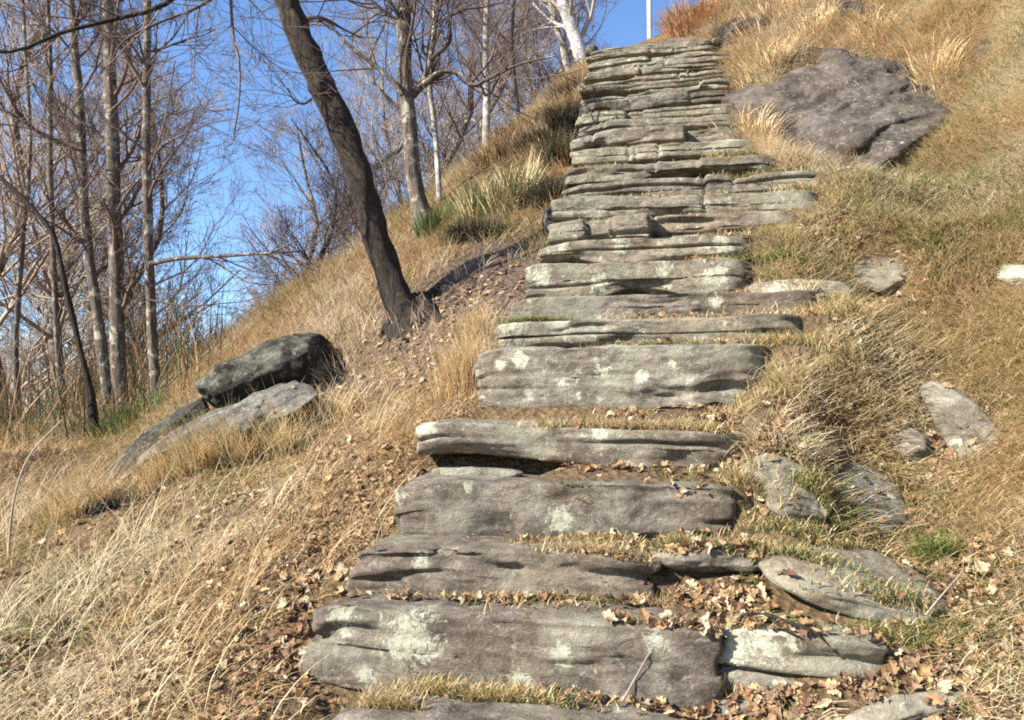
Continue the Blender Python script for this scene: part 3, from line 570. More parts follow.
# left slope beyond the path, behind the leaning tree
def dl2(x, y, z, px, py, d): return base_d(4.0, 11)(x, y, z, px, py, d)*(x < stair_x(y)[0])*np.clip(.8+n2(x, y, 1.2, 2, 43)*.6, .1, 1)
x, y, z, px, py, d = field(17000, (-8, -.3, 3, 11.5), dl2); k = on_soil(x, y, z); x, y, z, px, py = x[k], y[k], z[k], px[k], py[k]
gr = np.clip(.04 + .5*ell(px, py, 470, 220, 60, 30) + .4*ell(px, py, 130, 430, 120, 30) + .2*ell(px, py, 280, 290, 50, 30), 0, .6)
parts.append(expand(x, y, z, 13, .08, (.06, .2), (.003, .006), np.concatenate([PAL, RUST[[1, 3]], RUST*.8]), gr, .7, .9, (.1, 1.1), (.3, 1.6)))
V, Q, c = merge(parts); tag(obj('dry_grass', mesh_np('dry_grass', V, Q, M_GRASS, False, c)), 'straw coloured winter grass matted over both banks', 'grass', kind='stuff')
print('grass quads', len(Q))
# upright tufts against the steps, green patches and moss on the treads: (px, py, rx m, ry m, n, len, pal, green)
parts = []
def patch(px, py, rx, ry, n, L, wd, pal, green, lean=(0, .7), bend=(.2, 1.4), up=.03):
    P = hitpix(px, py)
    if P is None: return
    gxx = P[0] + rng.normal(0, rx, n); gyy = P[1] + .02 + np.abs(rng.normal(0, ry, n)); out = []
    for a, b in zip(gxx, gyy):
        h = drop(a, b, P[2]+.25)
        if h and abs(h[0][2]-P[2]) < .22 and h[1][2] > .35: out.append((a, b, h[0][2]-.004))
    if not out: return
    B = np.array(out); N = len(B); col = np.where((rng.random(N) < green)[:, None], pick(GREEN, N), pick(pal, N))
    parts.append(blades(B, rng.uniform(*L, N), rng.uniform(*wd, N), rng.normal(-PI/2, 1.3, N), rng.uniform(*lean, N), rng.uniform(*bend, N), col))
W1 = (.002, .0038)
patch(460, 400, .05, .07, 900, (.12, .3), W1, PAL, .02, (0, .35), (.1, .9)); patch(472, 352, .04, .05, 450, (.1, .22), W1, PAL, .04, (0, .4))
patch(520, 602, .12, .01, 900, (.012, .04), W1, PAL, .25); patch(590, 542, .1, .01, 700, (.012, .04), W1, PAL, .3); patch(620, 468, .17, .02, 1500, (.02, .06), W1, PAL, .25); patch(690, 465, .07, .02, 600, (.02, .06), W1, PAL, .4)
patch(575, 541, .035, .015, 1100, (.01, .022), (.003, .005), GREEN[[0, 1]]*1.1, 1, (0, 1)); patch(610, 603, .1, .02, 700, (.02, .06), W1, PAL, .1)
patch(470, 705, .13, .04, 2200, (.02, .06), W1, PAL, .35); patch(380, 712, .05, .03, 500, (.02, .07), W1, PAL, .2)
patch(535, 343, .07, .015, 1100, (.015, .04), (.003, .005), PAL, .85); patch(770, 266, .09, .03, 1300, (.02, .045), (.003, .006), GREEN[[1, 3]]*1.3, .9)
patch(770, 676, .07, .04, 2200, (.008, .02), (.003, .005), GREEN[[1, 3]], .7, (0, 1.2)); patch(690, 430, .04, .02, 200, (.02, .06), W1, PAL, .1)
patch(935, 570, .03, .03, 300, (.05, .13), (.003, .005), GREEN[[1, 3]]*1.2, .8, (0, .6)); patch(930, 655, .1, .06, 1800, (.02, .06), W1, PAL, .6)
patch(818, 525, .04, .04, 600, (.02, .06), W1, PAL, .65); patch(760, 590, .12, .05, 1800, (.015, .05), W1, PAL, .6); patch(680, 570, .04, .04, 900, (.015, .05), W1, PAL, .6)
patch(745, 500, .03, .06, 700, (.03, .09), W1, PAL, .3); patch(800, 545, .1, .04, 900, (.02, .06), W1, PAL, .5); patch(770, 400, .09, .08, 1600, (.03, .08), W1, PAL, .3)
patch(790, 360, .12, .06, 1300, (.03, .08), W1, PAL, .3); patch(840, 320, .12, .08, 1200, (.03, .08), W1, PAL, .25); patch(780, 236, .08, .05, 900, (.03, .08), W1, PAL, .3)
patch(700, 640, .1, .02, 300, (.02, .05), W1, PAL, .2); patch(720, 405, .08, .03, 700, (.02, .07), W1, PAL, .1)
patch(810, 205, .08, .06, 900, (.03, .09), (.003, .005), PAL, .35); patch(760, 175, .14, .04, 700, (.02, .06), (.003, .006), PAL, .6); patch(740, 158, .1, .04, 500, (.03, .07), (.003, .006), PAL, .5)
for a, b in ((640, 163), (600, 182), (700, 128), (590, 118), (715, 90), (650, 208), (600, 238), (705, 196)): patch(a, b, .1, .01, 160, (.01, .035), (.003, .006), PAL, .5)
LIT = []
for i in range(1, 22):
    Y, zt, xl, xr, hf = SW[i]; Yn = SW[i+1, 0]; x0 = xl+(xr-xl)*([0, .3, .5, .4, .45, .35, .3, .6, .6, .6, .5][i] if i < 11 else .15); n = int(900 if i < 7 else 350); out = []
    for a, b in zip(x0+(xr+.03-x0)*rng.random(n)**.8, rng.uniform(Y+.4*(Yn-Y), Yn+.01, n)):
        if n2(np.array([a]), np.array([b]), 5, 2, 66)[0] < -.12: continue
        h = drop(a, b, zt+.06)
        if h and h[1][2] > .4 and abs(h[0][2]-zt) < .09: out.append((a, b, h[0][2]-.003)); 
        if h and rng.random() < .06: LIT.append((h[0][:], h[1][:]))
    if out:
        B = np.array(out); N = len(B); gg = rng.random(N) < .3+.5*n2(B[:, 0], B[:, 1], 4, 2, 8)
        parts.append(blades(B, rng.uniform(.012, .045, N), rng.uniform(.002, .004, N), rng.normal(-PI/2, 1.4, N), rng.uniform(0, 1.3, N), rng.uniform(.2, 1.6, N), np.where(gg[:, None], pick(GREEN, N), pick(np.concatenate([PAL, RUST]), N))))
V, Q, c = merge(parts); tag(obj('tread_grass', mesh_np('tread_grass', V, Q, M_GRASS, False, c)), 'small grass tufts and moss growing on and between the steps', 'grass', kind='stuff')

# ---------------------------------------------------------------- dead leaves
def leafproto():
    n = 11; t = np.linspace(0, 1, n); wv = .30*np.sin(PI*t**.8)*(1+.38*np.sin(t*PI*7)); wv[0] = .015; wv[-1] = .02
    V = [];
    for i in range(n): V += [(t[i], wv[i], 0), (t[i], 0, 0), (t[i], -wv[i], 0)]
    Q = []
    for i in range(n-1): a = i*3; Q += [(a, a+3, a+4, a+1), (a+1, a+4, a+5, a+2)]
    return np.array(V), np.array(Q)
LV, LQ = leafproto()
LPAL = np.array([[.42, .25, .12], [.52, .35, .18], [.32, .18, .09], [.58, .43, .26], [.22, .12, .07], [.46, .30, .15], [.62, .48, .31], [.30, .19, .11]])
lp = []
def leaves(P, Nn, size):
    N = len(P); t = LV[:, 0]; s = size[0]*.5+(size[1]-size[0]*.5)*rng.random(N)**1.3; Vv = np.repeat(LV[None], N, 0); Vv[:, :, 1] *= rng.uniform(.6, 1.5, N)[:, None]
    fold = rng.uniform(-.1, 1.1, N)[:, None]; curl = rng.uniform(-1.1, 1.6, N)[:, None]
    Vv[:, :, 2] = np.abs(LV[None, :, 1])*fold + curl*(t[None]-.5)**2*1.0 + .05*np.sin(t[None]*9+rng.uniform(0, 6, N)[:, None])
    Vv[:, :, 1] *= (1-.35*np.abs(fold)); Vv[:, :, 0] -= .5; Vv *= s[:, None, None]
    a = rng.uniform(0, 2*PI, N); Z = Nn + rng.normal(0, .33, (N, 3)); Z /= np.linalg.norm(Z, axis=1, keepdims=True)
    X_ = np.stack([np.cos(a), np.sin(a), np.zeros(N)], 1); X_ -= Z*(X_*Z).sum(1, keepdims=True); X_ /= np.linalg.norm(X_, axis=1, keepdims=True); Y_ = np.cross(Z, X_)
    W = Vv[:, :, :1]*X_[:, None] + Vv[:, :, 1:2]*Y_[:, None] + Vv[:, :, 2:]*Z[:, None] + (P + np.array([0, 0, .012])*rng.uniform(.3, 1.6, (N, 1)))[:, None]
    Q = (LQ[None] + (np.arange(N)*len(LV))[:, None, None]).reshape(-1, 4); c = np.repeat(pick(LPAL, N)*.78, len(LV), 0)
    lp.append((W.reshape(-1, 3), Q, c))
def leafpatch(px, py, rx, ry, n, size=(.022, .052), tol=.3):
    P = hitpix(px, py)
    if P is None: return
    o = []; nn = []
    for a, b in zip(P[0]+rng.normal(0, rx, n), P[1]+rng.normal(0, ry, n)):
        h = drop(a, b, P[2]+.5)
        if h and abs(h[0][2]-P[2]) < tol+.6*math.hypot(a-P[0], b-P[1]) and h[1][2] > .45 and not (h[2] and rng.random() < .85 and n > 60): o.append(h[0][:]); nn.append(h[1][:])
    if o: leaves(np.array(o), np.array(nn), size)
leaves(np.array([q[0] for q in LIT]), np.array([q[1] for q in LIT]), (.02, .05))
for a in [(250, 600, .28, .3, 420), (180, 660, .25, .2, 220), (330, 540, .16, .2, 170), (290, 660, .12, .15, 180), (380, 470, .1, .15, 80), (230, 540, .3, .2, 130), (150, 590, .4, .3, 260), (120, 640, .35, .25, 200), (280, 480, .25, .2, 200), (170, 495, .3, .2, 200), (60, 540, .4, .3, 200),
          (960, 560, .16, .14, 420), (990, 610, .15, .12, 350), (880, 690, .22, .1, 230), (960, 680, .2, .12, 220), (1000, 520, .12, .1, 150), (780, 690, .2, .06, 320),
          (800, 420, .13, .14, 320), (860, 400, .2, .2, 280), (760, 445, .07, .05, 160), (740, 470, .06, .04, 140), (900, 520, .12, .1, 160), (940, 470, .1, .1, 120), (835, 235, .12, .1, 220),
          (870, 300, .15, .1, 120), (980, 330, .25, .2, 220), (1000, 430, .15, .15, 160), (470, 300, .16, .14, 220), (370, 375, .22, .2, 260), (440, 350, .18, .14, 180),
          (930, 215, .3, .25, 200), (980, 130, .4, .3, 220), (900, 250, .3, .2, 150), (820, 60, .5, .5, 160), (300, 480, .3, .25, 250), (100, 680, .35, .2, 200), (690, 90, .2, .4, 60)]: leafpatch(*a)
for a in [(520, 603, .1, .012, 45), (470, 602, .06, .01, 25), (560, 541, .08, .012, 35), (600, 468, .1, .015, 35)]: leafpatch(*a, (.02, .045), .12)
for a in [(680, 535, .05, .02, 55), (640, 540, .05, .015, 40), (700, 598, .08, .03, 58), (600, 600, .08, .015, 40), (730, 605, .08, .03, 58), (690, 668, .09, .03, 58), (700, 680, .1, .03, 58), (640, 692, .12, .02, 55),
          (730, 575, .05, .04, 50), (690, 585, .05, .03, 45), (750, 500, .04, .04, 40), (725, 420, .07, .03, 50), (700, 410, .05, .02, 30), (400, 600, .05, .01, 18), (620, 470, .12, .01, 20), (720, 672, .06, .03, 58),
          (770, 655, .06, .03, 30), (560, 700, .12, .02, 35), (740, 385, .05, .05, 40)]: leafpatch(*a, (.025, .055), .12)
V, Q, c = merge(lp); tag(obj('dead_leaves', mesh_np('dead_leaves', V, Q, M_LEAF, False, c)), 'curled brown oak leaves scattered among grass and steps', 'leaves', kind='stuff')

# ---------------------------------------------------------------- tubes and trees
class TB:
    def __init__(s): s.v = []; s.f = []; s.n = 0
    def tube(s, P, Rr, k=6, wob=0, seed=0):
        P = np.asarray(P, float); n = len(P); T = np.gradient(P, axis=0); T /= np.maximum(np.linalg.norm(T, axis=1, keepdims=True), 1e-9)
        ref = np.array([0.31, .87, .2]) if abs(T[0] @ np.array([0.31, .87, .2])) < .85 else np.array([1., 0, 0])
        A_ = np.cross(T, ref); A_ /= np.maximum(np.linalg.norm(A_, axis=1, keepdims=True), 1e-9); B_ = np.cross(T, A_)
        a = np.arange(k)*2*PI/k; rr = np.asarray(Rr, float)[:, None]*np.ones((1, k))
        if wob:
            q = np.stack([np.repeat(np.arange(n)*.35, k), np.tile(np.cos(a)*1.3, n), np.tile(np.sin(a)*1.3, n)], 1); rr = rr*(1+wob*fbm(q+seed, 3, seed).reshape(n, k))
        V = P[:, None] + rr[..., None]*(np.cos(a)[None, :, None]*A_[:, None] + np.sin(a)[None, :, None]*B_[:, None])
        I = np.arange(n*k).reshape(n, k) + s.n; J = np.roll(I, -1, 1)
        s.v.append(V.reshape(-1, 3)); s.f.append(np.stack([I[:-1], J[:-1], J[1:], I[1:]], -1).reshape(-1, 4)); s.n += n*k
    def mesh(s, name, m, origin): return mesh_np(name, np.concatenate(s.v)-np.asarray(origin), np.concatenate(s.f), m)
def smooth_path(P, n):
    P = np.asarray(P, float); t = np.linspace(0, len(P)-1, n); out = []
    for q in t:
        i = min(int(q), len(P)-2); u = q-i; p0, p1, p2, p3 = P[max(i-1, 0)], P[i], P[i+1], P[min(i+2, len(P)-1)]
        out.append(.5*((2*p1)+(-p0+p2)*u+(2*p0-5*p1+4*p2-p3)*u*u+(-p0+3*p1-3*p2+p3)*u**3))
    return np.array(out)
def grow(tb, r_, p, d, L, r, lvl, spread=.8, up=.12, kids=(5, 5, 4), tw=.6, minr=.0012, seg=5):
    n = seg; pts = [p.copy()]; q = p.copy(); dd = d/np.linalg.norm(d)
    for i in range(n):
        dd = dd + r_.normal(0, .16, 3) + np.array([0, 0, up]); dd /= np.linalg.norm(dd); q = q + dd*L/n; pts.append(q.copy())
    pts = np.array(pts); rad = np.linspace(r, max(minr, r*.4), n+1)
    tb.tube(pts, rad, 5 if r > .012 else 3)
    if lvl <= 0: return
    for _ in range(kids[-lvl]):
        t = r_.uniform(.2, 1); i = min(int(t*n), n-1); b = pts[i] + (pts[i+1]-pts[i])*(t*n-i); ax = pts[i+1]-pts[i]; ax /= np.linalg.norm(ax)
        s_ = np.cross(ax, r_.normal(size=3)); s_ /= np.linalg.norm(s_)+1e-9
        grow(tb, r_, b, ax*math.cos(spread)+s_*math.sin(spread), L*r_.uniform(.4, .75)*(1.1-t*.4), max(minr, rad[i]*.55), lvl-1, spread, up, kids, tw, minr, max(3, seg-1))
def tree(pts, rad, m, mt, label, limbs=(), crown=None, seed=1, k=12, name='bare_tree', group=None, start=.25, flare=1.5, nn=40, cat='tree', minr=.0012, extra=None):
    P = smooth_path(pts, nn); rr = np.interp(np.linspace(0, 1, nn), np.linspace(0, 1, len(rad)), rad); nf = max(4, int(nn*.1)); rr[:nf] *= 1+(flare-1)*(1-np.arange(nf)/nf)**2
    base = P[0].copy(); P[0] = P[0]-(P[1]-P[0])*3+np.array([0, 0, -.12]); root = tag(empty(name, base), label, cat, group)
    tb = TB(); tb.tube(P, rr, k, .16, seed); obj('trunk', tb.mesh('trunk', m, base), root)
    r_ = np.random.default_rng(seed); cb = TB()
    for (lpts, lr) in limbs:
        LP = smooth_path(lpts, 16); b = TB(); b.tube(LP, np.linspace(lr, lr*.35, 16), 7, .12, seed+3); obj('branch', b.mesh('branch', m if lr > .012 else mt, base), root)
        for _ in range(int(4+lr*250)):
            i = r_.integers(4, 15); ax = LP[i]-LP[i-1]; ax /= np.linalg.norm(ax); s_ = r_.normal(size=3); s_ -= ax*(s_@ax); s_ /= np.linalg.norm(s_)
            grow(cb, r_, LP[i], ax*.7+s_*.7, r_.uniform(.25, .6)*(1+lr*25), max(minr, lr*.35), 2, .7, .05, (4, 4), minr=minr)
    if crown:
        nl, Ll, lv, kids = crown
        for _ in range(nl):
            t = r_.uniform(start, 1); i = min(int(t*(nn-1)), nn-2); a = r_.uniform(0, 2*PI); ax = (P[i+1]-P[i])/np.linalg.norm(P[i+1]-P[i])
            dv = np.array([math.cos(a), math.sin(a), r_.uniform(.2, .9)]) + ax*.3
            grow(cb, r_, P[i], dv, Ll*r_.uniform(.6, 1.2)*(1.15-.6*t), rr[i]*.38, lv, .75, .12, kids, minr=minr)
    if cb.n: obj('crown', cb.mesh('crown', mt, base), root)
    return root
def px_(pts, d, dd=0): return [at(a, b, d+dd*i/max(1, len(pts)-1)) for i, (a, b) in enumerate(pts)]
# the leaning dark tree
d = 4.55
tree(px_([(412, 326), (400, 302), (384, 262), (371, 215), (358, 172), (340, 122), (318, 78), (298, 32), (284, -8), (262, -60), (225, -140)], d), [.105, .083, .078, .076, .075, .074, .073, .072, .07, .068, .06], M_BARK_D, M_TWIG,
     'dark leaning trunk crossing the sky beside the dirt path', limbs=[
      (px_([(300, 22), (322, 18), (345, 30), (362, 38)], d, .3), .012), (px_([(311, 99), (303, 104), (294, 100), (288, 88)], d, -.2), .008),
      (px_([(268, -40), (240, -60), (231, -20), (233, 35), (239, 60), (239, 100), (233, 140)], 4.3, -.3), .011),
      (px_([(225, -120), (205, -40), (165, 4), (110, 20), (60, 33), (20, 50), (-20, 53)], 4.2, -.5), .016),
      (px_([(240, -100), (225, -20), (200, 6), (160, 22), (125, 40), (112, 60)], 4.3, -.2), .011)], seed=3, k=16, flare=1.8, nn=80)
lt = [o for o in C.objects if o.get('label', '').startswith('dark leaning trunk')][0]; lb_ = np.array(lt.location)
for q, (ax, ay, ln_) in enumerate([(.25, -.12, .34), (.16, .25, .3), (-.2, -.1, .2), (.05, -.3, .22)]):
    dv = np.array([ax, ay]); dv /= np.linalg.norm(dv); tt = np.linspace(0, 1, 9); rx_ = lb_[0]+dv[0]*tt*ln_+.02*np.sin(tt*5+q); ry_ = lb_[1]+dv[1]*tt*ln_+.02*np.cos(tt*4+q)
    tb = TB(); tb.tube(np.stack([rx_, ry_, H(rx_, ry_)+.05*(1-tt)**2-.005*tt-.02*tt**3], 1), np.linspace(.055, .012, 9), 8, .2, q); obj('root', tb.mesh('root', M_BARK_D, lb_), lt)
# the pair behind it
tree(px_([(424, 222), (416, 190), (411, 150), (408, 110), (405, 70), (404, 30), (404, -20), (400, -90)], 6.5), [.075, .068, .064, .062, .06, .055, .05, .04], M_BARK_G, M_TWIG,
     'rough brown tree with pale patches and forked boughs, right behind the leaning trunk', limbs=[
      (px_([(402, 95), (392, 80), (370, 62), (345, 42), (325, 20), (300, 18)], 6.4), .022), (px_([(412, 95), (424, 80), (432, 50), (436, 20), (440, -30)], 6.5), .03),
      (px_([(418, 88), (440, 72), (460, 74), (472, 86), (495, 76), (520, 64), (556, 56)], 6.3), .02), (px_([(404, 40), (395, 20), (375, 4), (350, -20)], 6.5), .025),
      (px_([(430, 60), (450, 40), (447, 10), (455, -30)], 6.5), .02), (px_([(470, 84), (490, 60), (500, 30), (520, 0)], 6.4), .012)], crown=(10, .7, 3, (5, 5, 4)), start=.45, seed=5, k=14)
tree(px_([(440, 218), (438, 170), (434, 120), (430, 85), (434, 30), (436, -40)], 6.9), [.028, .025, .024, .022, .02, .015], M_BARK_P, M_TWIG, 'slender pale stem close on the right of the forked brown tree', crown=(9, .7, 3, (4, 4, 3)), seed=6, start=.4)
# left group
tree(px_([(124, 436), (120, 380), (117, 300), (114, 200), (111, 100), (108, 0), (106, -90)], 7.0), [.075, .066, .062, .06, .056, .05, .045], M_BARK_G, M_TWIG, 'tallest straight brown trunk in the left-hand clump', limbs=[
      (px_([(118, 210), (130, 190), (150, 165), (165, 120), (175, 60)], 6.9), .012), (px_([(112, 110), (130, 92), (150, 60), (175, 35), (190, 10)], 6.9), .012)], crown=(12, .9, 3, (5, 5, 4)), seed=11, start=.3)
tree(px_([(112, 434), (106, 380), (97, 310), (88, 250), (83, 180), (80, 110), (74, 40), (66, -60)], 7.1), [.052, .047, .044, .042, .04, .038, .034, .03], M_BARK_G, M_TWIG, 'bending trunk joined at the foot to the tallest left-hand trunk', limbs=[
      (px_([(82, 150), (60, 142), (35, 130), (18, 116), (-10, 106)], 6.9, -.2), .024), (px_([(84, 190), (100, 170), (108, 150), (120, 130)], 7.0), .01)], crown=(12, .9, 3, (5, 5, 4)), seed=12, start=.3)
tree(px_([(157, 426), (154, 360), (150, 290), (148, 220), (146, 140), (147, 60), (148, -40)], 6.7), [.048, .042, .039, .037, .035, .032, .026], M_BARK_G, M_TWIG, 'straight trunk on the right of the left-hand clump, one bough level across the sky', limbs=[
      (px_([(150, 264), (175, 259), (205, 257), (240, 255), (270, 253), (300, 251)], 6.5, -.2), .021), (px_([(149, 170), (160, 148), (190, 132), (215, 122), (245, 118)], 6.6), .009),
      (px_([(150, 300), (185, 306), (215, 304), (250, 300), (282, 288)], 6.5), .008)], crown=(12, .9, 3, (5, 5, 4)), seed=13, start=.3)
tree(px_([(92, 398), (78, 340), (66, 290), (55, 240), (36, 212), (10, 186), (-20, 160)], 6.3), [.026, .023, .022, .02, .018, .015, .012], M_BARK_D, M_TWIG, 'thin dark stem arching up left in front of the left-hand clump', crown=(8, .7, 3, (4, 4, 3)), seed=14, k=8)
tree(px_([(64, 430), (58, 350), (53, 250), (50, 150), (50, 60), (45, -40)], 7.6), [.035, .03, .028, .025, .02, .015], M_BARK_G, M_TWIG, 'thin upright tree just left of the bending trunk', crown=(12, .9, 3, (5, 4, 4)), seed=15, k=8)
tree(px_([(20, 440), (16, 350), (22, 250), (30, 150), (26, 60), (20, -40)], 8.0), [.03, .028, .026, .02, .018, .015], M_BARK_G, M_TWIG_P, 'slim tree near the left edge of the photo', crown=(12, .9, 3, (5, 4, 4)), seed=16, k=8)
# birch pair near the top
tree(px_([(590, 92), (579, 50), (568, 18), (556, -20), (545, -70)], 10.2), [.10, .085, .08, .07, .06], M_BIRCH, M_TWIG_P, 'thick white trunk leaning left at the head of the stairs', crown=(8, 1.0, 3, (5, 4, 4)), seed=21, start=.3)
tree(px_([(574, 90), (562, 45), (552, 10), (540, -50)], 10.8), [.05, .045, .04, .03], M_BARK_P, M_TWIG_P, 'thinner grey trunk just left of the thick white trunk', crown=(8, 1.0, 3, (5, 4, 4)), seed=22, start=.3)
tree(px_([(486, 150), (487, 100), (486, 50), (488, -20)], 10.0), [.05, .045, .04, .03], M_BARK_P, M_TWIG, 'pale trunk standing in the gap below the white trunk, left of the heathery bank', crown=(10, 1.0, 3, (5, 4, 4)), seed=23, start=.3)
tree(px_([(523, 150), (517, 100), (512, 40), (516, -20)], 9.5), [.025, .022, .02, .015], M_BARK_D, M_TWIG, 'dark thin trunk rising from the heathery bank', crown=(10, 1.0, 3, (5, 4, 4)), seed=24, start=.2)
# the wood behind, trees rooted down the slope beyond the edge of the hill
protos = []
for s_ in range(4):
    h_ = 6.5; r_ = np.random.default_rng(60+s_); pts = [np.array([r_.normal(0, .06)*i, r_.normal(0, .06)*i, h_*i/6]) for i in range(7)]
    protos.append(tree(pts, [.085, .075, .065, .05, .04, .028, .012], M_BARK_G, [M_TWIG_R, M_TWIG_P, M_TWIG_R, M_TWIG][s_], 'x', crown=(30, 1.9, 3, (5, 5, 4)), seed=60+s_, k=7, start=.26, minr=.0026, nn=16))
used = [0]*4; spots_ = []
rr_ = random.Random(5)
for px, d_ in [(-10, 9), (30, 11), (60, 10), (85, 13), (45, 16), (112, 12), (0, 14), (75, 14), (25, 24), (-20, 25), (140, 12), (-40, 12), (120, 17), (20, 20), (-60, 17), (105, 25), (40, 27), (10, 33), (75, 36)]:
    spots_.append((px, d_, 'thin bare tree in the tangled wood far down on the left', 'trees of the left-hand wood', rr_.uniform(.75, 1.15)))
for px, d_, s1 in [(300, 10.5, .6), (330, 12, .75), (365, 11, .8), (285, 14, .7), (345, 15, .95), (395, 13, .95), (320, 18, 1.0), (270, 20, .8)]:
    spots_.append((px, d_, 'bare reddish tree beyond the brow behind the leaning trunk', 'trees beyond the brow', s1))
for px, d_, s1 in [(445, 13, .9), (470, 15, 1.0), (505, 14, 1.0), (530, 17, 1.2), (555, 15, 1.0), (425, 17, 1.0), (490, 20, 1.3), (545, 22, 1.5), (575, 19, 1.0)]:
    spots_.append((px, d_, 'bare tree with a hazy crown beyond the bank left of the upper stairs', 'trees beyond the upper bank', s1))
for i, (px, d_, lb, g_, s1) in enumerate(spots_):
    j = i % 4; o = protos[j] if not used[j] else copy_tree(protos[j]); used[j] = 1
    p = at(px, 400, d_); zz = float(H(np.array([p[0]]), np.array([p[1]]))[0]); o.location = (p[0], p[1], zz-.05)
    if g_ == 'trees beyond the brow': o.location.z = max(zz-.05, 0) if False else zz-.05
    o.rotation_euler = (rr_.uniform(-.06, .06), rr_.uniform(-.06, .06), rr_.uniform(0, 6.28)); o.scale = (s1, s1, s1*rr_.uniform(.9, 1.1)); tag(o, lb, 'tree', g_)

# ---------------------------------------------------------------- shrubs and brush
def stems(name, label, cat, centres, n, L, wd, pal, spread=.5, kind=None, group=None, m=M_STEM, bend=(.1, .7), S=5, rad=.15):
    ps = []
    for c0 in centres:
        N = n; a = rng.uniform(0, 2*PI, N); r = rad*np.sqrt(rng.random(N)); x = c0[0]+np.cos(a)*r; y = c0[1]+np.sin(a)*r; z = H(x, y)-.02
        ps.append(blades(np.stack([x, y, z], 1), rng.uniform(*L, N), rng.uniform(*wd, N), a+rng.normal(0, .6, N), rng.uniform(0, spread, N), rng.uniform(*bend, N), pick(pal, N), S))
    V, Q, c = merge(ps); base = np.array([centres[0][0], centres[0][1], float(H(np.array([centres[0][0]]), np.array([centres[0][1]]))[0])])
    o = obj(name, mesh_np(name, V-base, Q, m, False, c), loc=base); return tag(o, label, cat, group, kind)
BROOM = np.array([[.05, .085, .025], [.08, .12, .035], [.035, .06, .02], [.14, .16, .06]])
DARKB = np.array([[.03, .025, .018], [.055, .04, .028], [.04, .04, .02], [.1, .07, .045]])
g = lambda px, py, d_: at(px, py, d_)
stems('broom_shrub', 'green broom tuft at the foot of the forked brown tree', 'shrub', [g(432, 240, 6.1)], 380, (.1, .24), (.004, .008), BROOM, .5, rad=.12)
stems('broom_shrub', 'wide green and straw broom clump on the bank left of the middle stairs', 'shrub', [g(500, 228, 5.9), g(478, 232, 6.0), g(520, 212, 6.0)], 420, (.15, .36), (.004, .008), np.concatenate([BROOM, PAL[:3]]), .5, rad=.14)
stems('broom_shrub', 'dark green shrub growing over the grey ledge in front of the boulder', 'shrub', [g(205, 470, 4.25), g(190, 490, 4.1)], 380, (.08, .24), (.003, .007), BROOM, .8, rad=.12)
stems('broom_shrub', 'green tuft at the foot of the left-hand trunks', 'shrub', [g(115, 445, 6.4), g(135, 440, 6.3)], 300, (.1, .25), (.005, .01), np.concatenate([BROOM, GREEN]), .7, rad=.18)
stems('dark_bush', 'shaded dark undergrowth under the broom, left of the stairs', 'bush', [g(462, 268, 5.4), g(478, 262, 5.4)], 500, (.06, .2), (.004, .009), DARKB, .9, rad=.13)
stems('heather_bush', 'rusty heather clump on the bank edge beside the upper stairs', 'bush', [g(545, 150, 7.0), g(556, 168, 6.5)], 700, (.1, .28), (.004, .008), np.concatenate([RUST*.8, DARKB, BROOM[:2], PAL[:1]]), .9, rad=.2)
stems('heather_bush', 'tall brown heather overhanging the stairs near their top', 'bush', [g(562, 118, 7.7), g(570, 95, 8.5)], 900, (.1, .28), (.004, .009), np.concatenate([RUST*.7, DARKB, DARKB]), .9, rad=.2)
stems('heather_bush', 'brown heather against the sky left of the upper stairs', 'bush', [g(520, 140, 8.0), g(505, 160, 7.4)], 800, (.08, .24), (.004, .009), np.concatenate([RUST*.8, PAL[2:3], DARKB[2:], BROOM[:1]]), .9, rad=.28)
stems('dark_bush', 'dark leafy edge growth between the bank and the middle stairs', 'bush', [g(550, 198, 5.7), g(561, 165, 6.4), g(567, 135, 7.2)], 600, (.1, .28), (.005, .009), np.concatenate([DARKB, BROOM[:1]]), .8, rad=.09)
stems('straw_tussock', 'pale straw tussock hanging over the dark rock near the top', 'grass tussock', [g(722, 30, 8.7), g(712, 45, 8.8)], 500, (.2, .42), (.005, .01), PAL, .8, bend=(.8, 2), rad=.12)
stems('bracken_clump', 'orange bracken at the head of the stairs beside the sky', 'bracken', [g(690, 30, 9.8), g(700, 15, 10.0)], 700, (.2, .42), (.005, .012), RUST*1.15, .9, rad=.3)
stems('bracken_clump', 'rust brown bracken along the upper right slope', 'bracken', [g(790, 20, 8.8), g(770, 45, 8.2), g(850, 10, 8.2)], 600, (.15, .3), (.005, .012), np.concatenate([RUST, PAL[:2]]), 1.0, rad=.35)
for q, (a, b, lb) in enumerate([(765, 62, 'straw tussock on the upper left shoulder of the outcrop'), (812, 30, 'straw tussock drooping over the top of the outcrop'), (880, 30, 'straw tussock on the upper right of the outcrop'), (930, 75, 'pale tussock at the right-hand edge of the outcrop'), (748, 130, 'low tussock at the foot of the outcrop beside the steps'), (840, 158, 'straw tussock right under the outcrop')]):
    h = BG.ray_cast(Vector(EYE), Vector(ray(a, b)).normalized())[0]; stems('straw_tussock', lb, 'grass tussock', [h], 420, (.12, .34), (.004, .008), PAL, 1.0, bend=(.6, 1.8), rad=.2)
